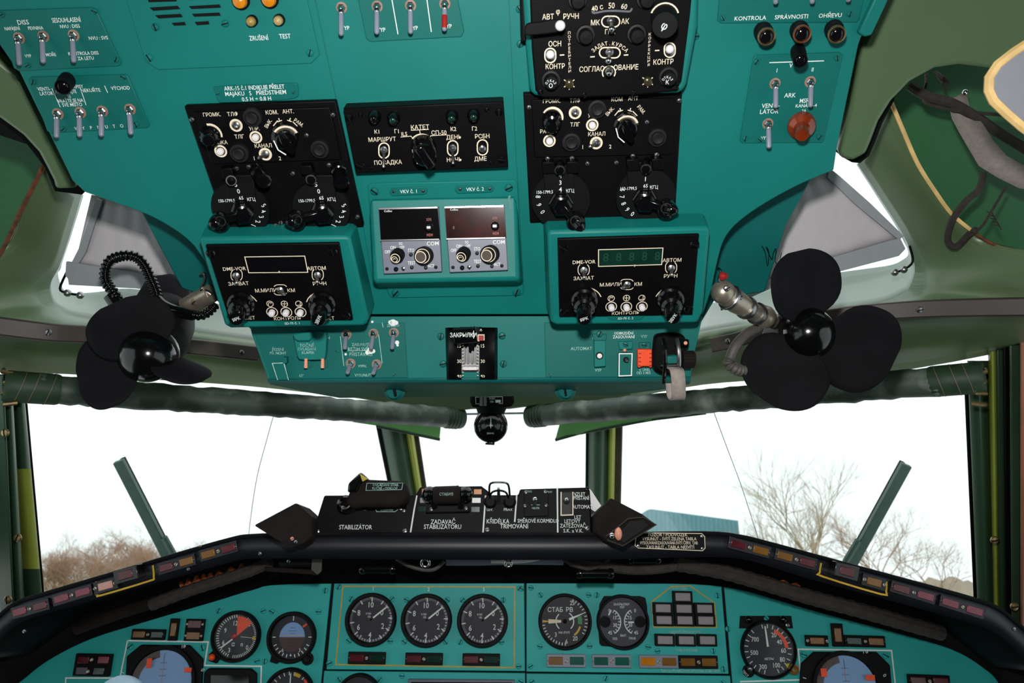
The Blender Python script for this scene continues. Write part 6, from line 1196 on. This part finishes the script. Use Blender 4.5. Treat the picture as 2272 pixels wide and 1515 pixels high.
# flaps gauge
rt, M, a = gauge(1381, 1379, 58, 'flap position gauge with two white arcs beside the stabilizer gauge', body=[(1340, 1322), (1420, 1322), (1432, 1326), (1436, 1345), (1438, 1380), (1425, 1425), (1400, 1438), (1335, 1433), (1330, 1428), (1326, 1380), (1330, 1340)], inner=.88, dialm=mat('dial_slate', S(56, 56, 64), .6))
o = B(); num(o, M, a, 'ЗАКРЫЛКИ', 92, .72, .0032, sx=.9); num(o, M, a, 'УБР', 90, .60, .003); num(o, M, a, 'ВЫП', -90, .56, .003); num(o, M, a, 'ЛЕВ', -118, .78, .003); num(o, M, a, 'ПРАВ', -60, .78, .003)
for s in (-1, 1):
    MM = M @ Matrix.Translation((s * a * .62, 0, 0)); 
    o.ring(MM, a * .52, a * .56, .0024, (-62 if s < 0 else 118), (62 if s < 0 else 242)); ticks(o, MM, a, .42, .53, .0011, [q + (0 if s < 0 else 180) for q in range(-60, 61, 15)])
    for t, yy in (('0', .46), ('15', .17), ('30', -.13), ('45', -.44)): vv, ff = glyph(t); cx = s * a * (.56 if abs(yy) > .3 else .33); o.add([(cx + x * .0048, yy * a + y * .0056, .0024) for x, y in vv], ff, M)
fin(o, rt, WHT, 'scale_marks')
for s in (-1, 1): B().ring(M, 0, a * .28, .0023).v; b = B().lathe(M @ Matrix.Translation((s * a * .76, 0, .002)), [(a * .24, 0), (a * .24, .001), (1e-7, .0012)], 24); b.build('pivot_cover', BAKM, rt)
needle(rt, M, a, 62, 0, .24, .03, .03, c=(-.60, .27)); needle(rt, M, a, 180, 0, .24, .03, .03, c=(.48, -.02))
screw(IP, 1438, 1435, 6, rt, TEALI)
# push buttons of the gear display
for (x, y, t) in ((1512.5, 1324, 'grey push light alone in the top row of the ochre outline'), (1469, 1349, 'grey push light, left of the second row in the ochre outline'), (1515, 1350, 'grey push light, middle of the second row in the ochre outline'), (1560.5, 1350, 'grey push light, right of the second row in the ochre outline'), (1471, 1375, 'pale push light, left of the third row in the ochre outline'), (1517, 1375.5, 'grey push light, middle of the third row in the ochre outline'), (1563, 1376, 'pale push light, right of the third row in the ochre outline'), (1473.5, 1419, 'grey push light, left in the row under the ochre outline'), (1520, 1419.5, 'grey push light, middle in the row under the ochre outline'), (1566.5, 1419.5, 'grey push light, right in the row under the ochre outline')):
    rt = thing('push_light', t, 'push light', IP.at(x, y), 'grey push lights of the gear display'); k = IP.k(x, y); M = IP.fr(x, y, 0, -1)
    B().box(M, (0, 0, .004), (44 * k, 25 * k, .008)).build('housing', BAKM, rt, bev=.0008); B().box(M, (0, 0, .009), (33 * k, 17 * k, .003)).build('cap', GRYL, rt, bev=.0008)
for x, y, c, t, bd in ((1256, 1465, (AMBD, GRNL), 'brown and green light pair below the stabilizer gauge', GREY), (1356, 1466, (GRNL, GRNL), 'double green light below the flap gauge', GREY), (1460, 1467, (AMB, AMBD), 'bright amber light pair below the grey push lights', GREY), (1548, 1468, (AMBD, AMBD), 'dull amber light pair at the lower right of the push lights', BAKM)):
    annun(IP, x, y, -.5, 86, 27, c, t, body=bd, lensw=.36)
# left panel gauges
rt, M, a = gauge(526, 1411, 54, 'angle of attack gauge with a red sector on the left panel', inner=.86)
o = B(); ticks(o, M, a, .84, .97, .0012, list(range(95, 256, 7))); ticks(o, M, a, .84, .97, .0009, list(range(-95, 62, 5)))
for t, g, r in (('12', 100, .60), ('9', 155, .62), ('6', 205, .66), ('3', 245, .68), ('2', 45, .78), ('0', -42, .74), ('α', 250, .36), ('n', -50, .45)): num(o, M, a, t, g, r, .0062)
fin(o, rt, WHT, 'scale_marks'); lab(B().add([M @ V((0, 0, .0026))] + [M @ V((a * .9 * math.cos(R(q)), a * .9 * math.sin(R(q)), .0026)) for q in range(40, 93, 4)], [tuple(range(15))]).build('red_sector', ORG_, rt), 'red sector')
needle(rt, M, a, 217, .12, .86, .03, .03); needle(rt, M, a, -6, .2, .86, .008, .008); lab(needle(rt, M, a, -6, .78, .98, .09, .02, m=YEL, name='pointer_tip'), 'yellow pointer tip'); B().ball(M @ Matrix.Translation((-a * .12, 0, .004)), a * .14, 14, 8, .5).build('centre_cap', REDP, rt)
k = IP.k(470, 1459); B().slab(IP, [(478, 1438), (495, 1452), (480, 1472), (462, 1466), (462, 1452)], .004, .004).build('knob_lug', BAKM, rt, bev=.001); lab(B().ball(IP.fr(470, 1458, .008), 7.5 * k, 14, 8).build('test_knob', ORG_, rt), 'small red knob')
def adi(x, y, r, label, sky_r=.62, big=False):
    rt, M, a = gauge(x, y, r, label, 'attitude_indicator', inner=.84, cat='gauge', glass=True)
    s = a * sky_r; pts = [(s * math.cos(R(q)), s * 1.1 * math.sin(R(q))) for q in range(0, 181, 10)]
    B().add([M @ V((p, q, .0028)) for p, q in pts], [tuple(range(len(pts)))]).build('sky_half', SKYB, rt); B().add([M @ V((p, -q, .0028)) for p, q in pts], [tuple(range(len(pts)))]).build('ground_half', BRND, rt)
    o = B()
    for yy, w_ in ((.15, .12), (.28, .22), (.42, .12), (-.15, .12), (-.28, .28), (-.42, .12)): o.add([M @ V((-w_ * a, yy * a, .003)), M @ V((w_ * a, yy * a, .003)), M @ V((w_ * a, yy * a + .0005, .003)), M @ V((-w_ * a, yy * a + .0005, .003))], [(0, 1, 2, 3)])
    fin(o, rt, NAVY if not big else WHT, 'pitch_lines'); o = B()
    ticks(o, M, a, .80, .95, .0014, [205, 218, 231, 244, 257, 283, 296, 309, 322, 335, 0, 180]); ticks(o, M, a, .75, .97, .0012, [90]); num(o, M, a, '6', 235, .72, .005); num(o, M, a, '3', 305, .72, .005)
    o.add([M @ V((-.05 * a, -.86 * a, .003)), M @ V((.05 * a, -.86 * a, .003)), M @ V((0, -.74 * a, .003))], [(0, 1, 2)]); fin(o, rt, WHT, 'scale_marks')
    lab(B().box(M, (0, .08 * a, .0036), (1.1 * a, .03 * a, .0008)).build('horizon_bar', COP, rt), 'pale red horizon bar'); lab(B().box(M @ Matrix.Rotation(R(35), 4, 'Z'), (.80 * a, .1 * a, .0036), (.22 * a, .10 * a, .0008)).build('failure_flag', ORG_, rt), 'orange red flag')
    return rt, M, a
rt, M, a = adi(649, 1413, 54, 'small standby attitude indicator on the left panel')
cap(IP, 683, 1461, 13, rt, 'caging_knob', BAKM, .008); B().slab(IP, [(602, 1452), (622, 1462), (614, 1473), (598, 1468)], .006, .006).build('lug', BAKM, rt, bev=.001)
for x, y in ((585, 1355), (706, 1355)): pass
def bigadi(cx, cy, px, label, flags, tip):
    rt = thing('flight_director', label, 'gauge', IP.at(cx, cy)); B().slab(IP, px, .006, .006).build('housing', BAKM, rt, bev=.002)
    k = IP.k(cx, cy); a = 66 * k; M = IP.fr(cx, cy, 0)
    B().lathe(M, [(a * 1.16, .006), (a * 1.15, .011), (a * 1.04, .011), (a, .007), (a, .005)], 48).build('bezel', BAKM, rt); B().lathe(M, [(a * 1.02, .004), (a * 1.02, .0066), (1e-7, .0068)], 48).build('dial', SKYB, rt)
    o = B().ring(M, a * .78, a * 1.01, .007, 100, 190); o.build('brown_band', BRND, rt)  # brown arc along the upper left of the dial
    o = B(); ticks(o, M, a, -.9, .9, .0008, [90], .0072)
    for yy in (.2, .4, .6): ticks(o, M @ Matrix.Translation((0, yy * a, 0)), a, -.12, .12, .0006, [0], .0072)
    fin(o, rt, NAVY, 'pitch_lines'); lab(B().box(M, (0, -.05 * a, .0076), (.012 * a, 1.3 * a, .0008)).build('director_bar', COP, rt), 'pale red director bar')
    for x, y, w_, h_ in flags: B().box(IP.fr(x, y, .0125), (0, 0, 0), (w_ * k, h_ * k, .001)).build('failure_flag', ORG_, rt)
    B().lathe(M, [(a * 1.0, .0095), (a * .99, .0099), (1e-7, .0101)], 36).build('glass', GLD, rt)
    o = B(); o.txt(IP, tip, cx + 46, cy - 78, 7, .0066); o.txt(IP, '0', cx + 88, cy - 26, 8, .0066, 1, -60); o.txt(IP, '1', cx - 90, cy - 20, 8, .0066, 1, 70); fin(o, rt, WHT, 'scale_marks'); 
    return rt
rt = bigadi(362, 1512, [(312, 1430), (420, 1431), (450, 1462), (444, 1600), (272, 1600), (280, 1456)], 'large flight director half seen at the lower left', ((331, 1471, 11, 20), (417, 1486, 16, 9)), '1Ф')
for x, y in ((290, 1434), (450, 1437)): screw(IP, x, y, 7, sL, TEALI)
rt = bigadi(1875, 1524, [(1806, 1446), (1946, 1446), (1976, 1476), (1986, 1600), (1770, 1600), (1778, 1472)], 'large flight director half seen at the lower right', ((1828, 1492, 13, 17), (1931, 1503, 20, 11)), '1 Ф')
for x, y in ((1783, 1452), (1964, 1454)): screw(IP, x, y, 7, sR, TEALI)
rt, M, a = gauge(643, 1540, 56, 'dark gauge cut by the bottom edge below the standby attitude indicator', inner=.86)
o = B(); ticks(o, M, a, .82, .97, .0014, range(20, 171, 15)); fin(o, rt, WHT, 'scale_marks'); needle(rt, M, a, 90, .1, .9, .03, .02); lab(B().ring(M, a * .84, a * .97, .0026, 20, 45).build('red_sector', ORG_, rt), 'red sector'); lab(B().ring(M, a * .80, a * .97, .0026, 60, 80).build('yellow_sector', YEL, rt), 'yellow sector')
rt = thing('course_indicator', 'black square indicator with rounded corners right of the left flight director', 'gauge', IP.at(512, 1510)); B().slab(IP, [(462, 1482), (556, 1483), (569, 1494), (566, 1600), (446, 1600), (452, 1492)], .008, .008).build('housing', BAKM, rt, bev=.002); B().slab(IP, [(468, 1498), (552, 1498), (552, 1600), (464, 1600)], .009, .002).build('window', DSP, rt)
rt = thing('warning_light_block', 'black block of four red and grey lights at the far left of the panel', 'annunciator light', IP.at(210, 1475)); M = IP.fr(210, 1474, 0, -1); k = IP.k(210, 1474)
B().box(M, (0, 0, .004), (80 * k, 46 * k, .008)).build('housing', BAKM, rt, bev=.001)
for dx, dy, m_ in ((-20, 10, REDL), (24, 11, REDL2), (-20, -12, DGRY), (18, -12, GRND)): lab(B().box(M, (dx * k, dy * k, .009), (24 * k, 14 * k, .002)).build('lens', m_, rt, bev=.0006), m_.name.replace('_', ' '))
for dx, dy in ((-2, 11), (-6, -13)): B().ball(M @ Matrix.Translation((dx * k, dy * k, .009)), 4 * k, 10, 6).build('screw', mat_scr, rt)
for x, y, w_, h_, c, t in ((332, 1407, 74, 22, (AMBD, GRND), 'dark brown and green light pair above the left flight director'), (434, 1397, 42, 46, None, 'black block of two dark lights left of the red sector gauge'), (388, 1396, 20, 46, (AMBD,), 'upright brown light between the left light pair and the black block')):
    if c: annun(IP, x, y, -1, w_, h_, c, t, body=BAKM, scr='mid' if len(c) > 1 else None)
    else:
        rt = thing('annunciator_light', t, 'annunciator light', IP.at(x, y)); k = IP.k(x, y); M = IP.fr(x, y, 0, -1); B().box(M, (0, 0, .003), (w_ * k, h_ * k, .006)).build('housing', BAKM, rt, bev=.001)
        for dy, m_ in ((12, REDL), (-12, AMBD)):
            B().box(M, (0, dy * k, .007), (28 * k, 14 * k, .002)).build('lens', m_, rt)
            for dx in (-17, 17): B().ball(M @ Matrix.Translation((dx * k, dy * k, .006)), 3 * k, 10, 6).build('screw', mat_scr, rt)
# right panel
rt, M, a = gauge(1703, 1440, 61, 'radio altimeter gauge with a red arc on the right panel', body=[(1642, 1366), (1756, 1366), (1760, 1394), (1640, 1394)], inner=.9)
o = B(); ticks(o, M, a, .80, .95, .0012, [100 - 14 * j for j in range(0, 13)] + list(range(130, 260, 14)))
for t, g, r in (('20', 62, .62), ('40', 30, .56), ('60', -4, .62), ('80', -35, .66), ('100', -64, .66), ('300', -112, .70), ('500', -168, .58), ('700', 142, .62), ('МЕТРЫ', -88, .36)): num(o, M, a, t, g, r, .0062 if len(t) < 5 else .003)
fin(o, rt, WHT, 'scale_marks'); lab(B().ring(M, a * .70, a * .84, .0026, 4, 66).build('red_arc', ORG_, rt), 'thick orange red arc'); needle(rt, M, a, 93, .1, .88, .04, .025)
lab(B().add([M @ V((a * .62, -a * .56, .004)), M @ V((a * .80, -a * .52, .004)), M @ V((a * .70, -a * .70, .004))], [(0, 1, 2)]).build('height_bug', mat('yellow_green_bug', S(190, 200, 60), .5), rt), 'yellow green marker')
for x, y in ((1661, 1374), (1738, 1374)): B().ball(IP.fr(x, y, .006), .006, 14, 8).build('lamp', BAK, rt)
screw(IP, 1747, 1387, 5, rt, STL, .004); cap(IP, 1760, 1484, 12, rt, 'setting_knob', AMBD, .006); cap(IP, 1660, 1488, 13, rt, 'test_knob', BAKM, .006); B().ball(IP.fr(1664, 1483, .014), .0042, 12, 8).build('test_lamp', STL, rt); o = B(); o.txt(IP, 'ТЕСТ', 1654, 1494, 5, .0145, .9, -50); fin(o, rt)
annun(IP, 1810, 1421, -1.5, 50, 23, (AMBD,), 'single brown light left of the upright one on the right panel', body=BAKM, scr='ends'); annun(IP, 1856, 1408, -1.5, 25, 48, (AMBD,), 'upright brown light on the right panel', body=BAKM, scr=None); annun(IP, 1916, 1422, -1.5, 90, 24, (GRND, AMBD), 'dark green and brown light pair above the right flight director', body=BAKM); annun(IP, 2058, 1510, -2, 92, 26, (REDL, REDL), 'dark red light pair at the lower right corner of the right panel', body=BAKM)
# lower strip
rt, M, a = gauge(797, 1546, 50, 'dark gauge cut by the bottom edge below the left engine gauge', inner=.86)
rt = thing('display_screen', 'grey framed display cut by the bottom edge below the engine gauges', 'display', IP.at(1025, 1530)); B().slab(IP, [(905, 1506), (1142, 1508), (1142, 1640), (903, 1640)], .006, .006).build('frame', GRYF, rt, bev=.001); B().slab(IP, [(912, 1513), (1136, 1514), (1136, 1640), (910, 1640)], .008, .003).build('glass', DSP, rt)
# control column top in front of the left panel
rt = thing('control_column', 'pale blue hub of the control wheel peeping in at the bottom left', 'control column', at(262, 1560, .8)); p = at(266, 1557, .82)
B().ball(Matrix.Translation(p), .026, 24, 14).build('hub', mat('pale_blue_hub', S(160, 190, 210), .4), rt); B().tube([p, p + V((0, .01, -.25))], [.02, .03], 16).build('column', BAKM, rt)
B().tube(smooth([p + V((-.17, -.02, .0)), p + V((-.16, -.01, -.06)), p + V((-.08, 0, -.03)), p + V((0, 0, -.01)), p + V((.08, 0, -.03)), p + V((.16, -.01, -.06)), p + V((.17, -.02, 0))], 5), .011, 10).build('wheel_bar', BAKM, rt)
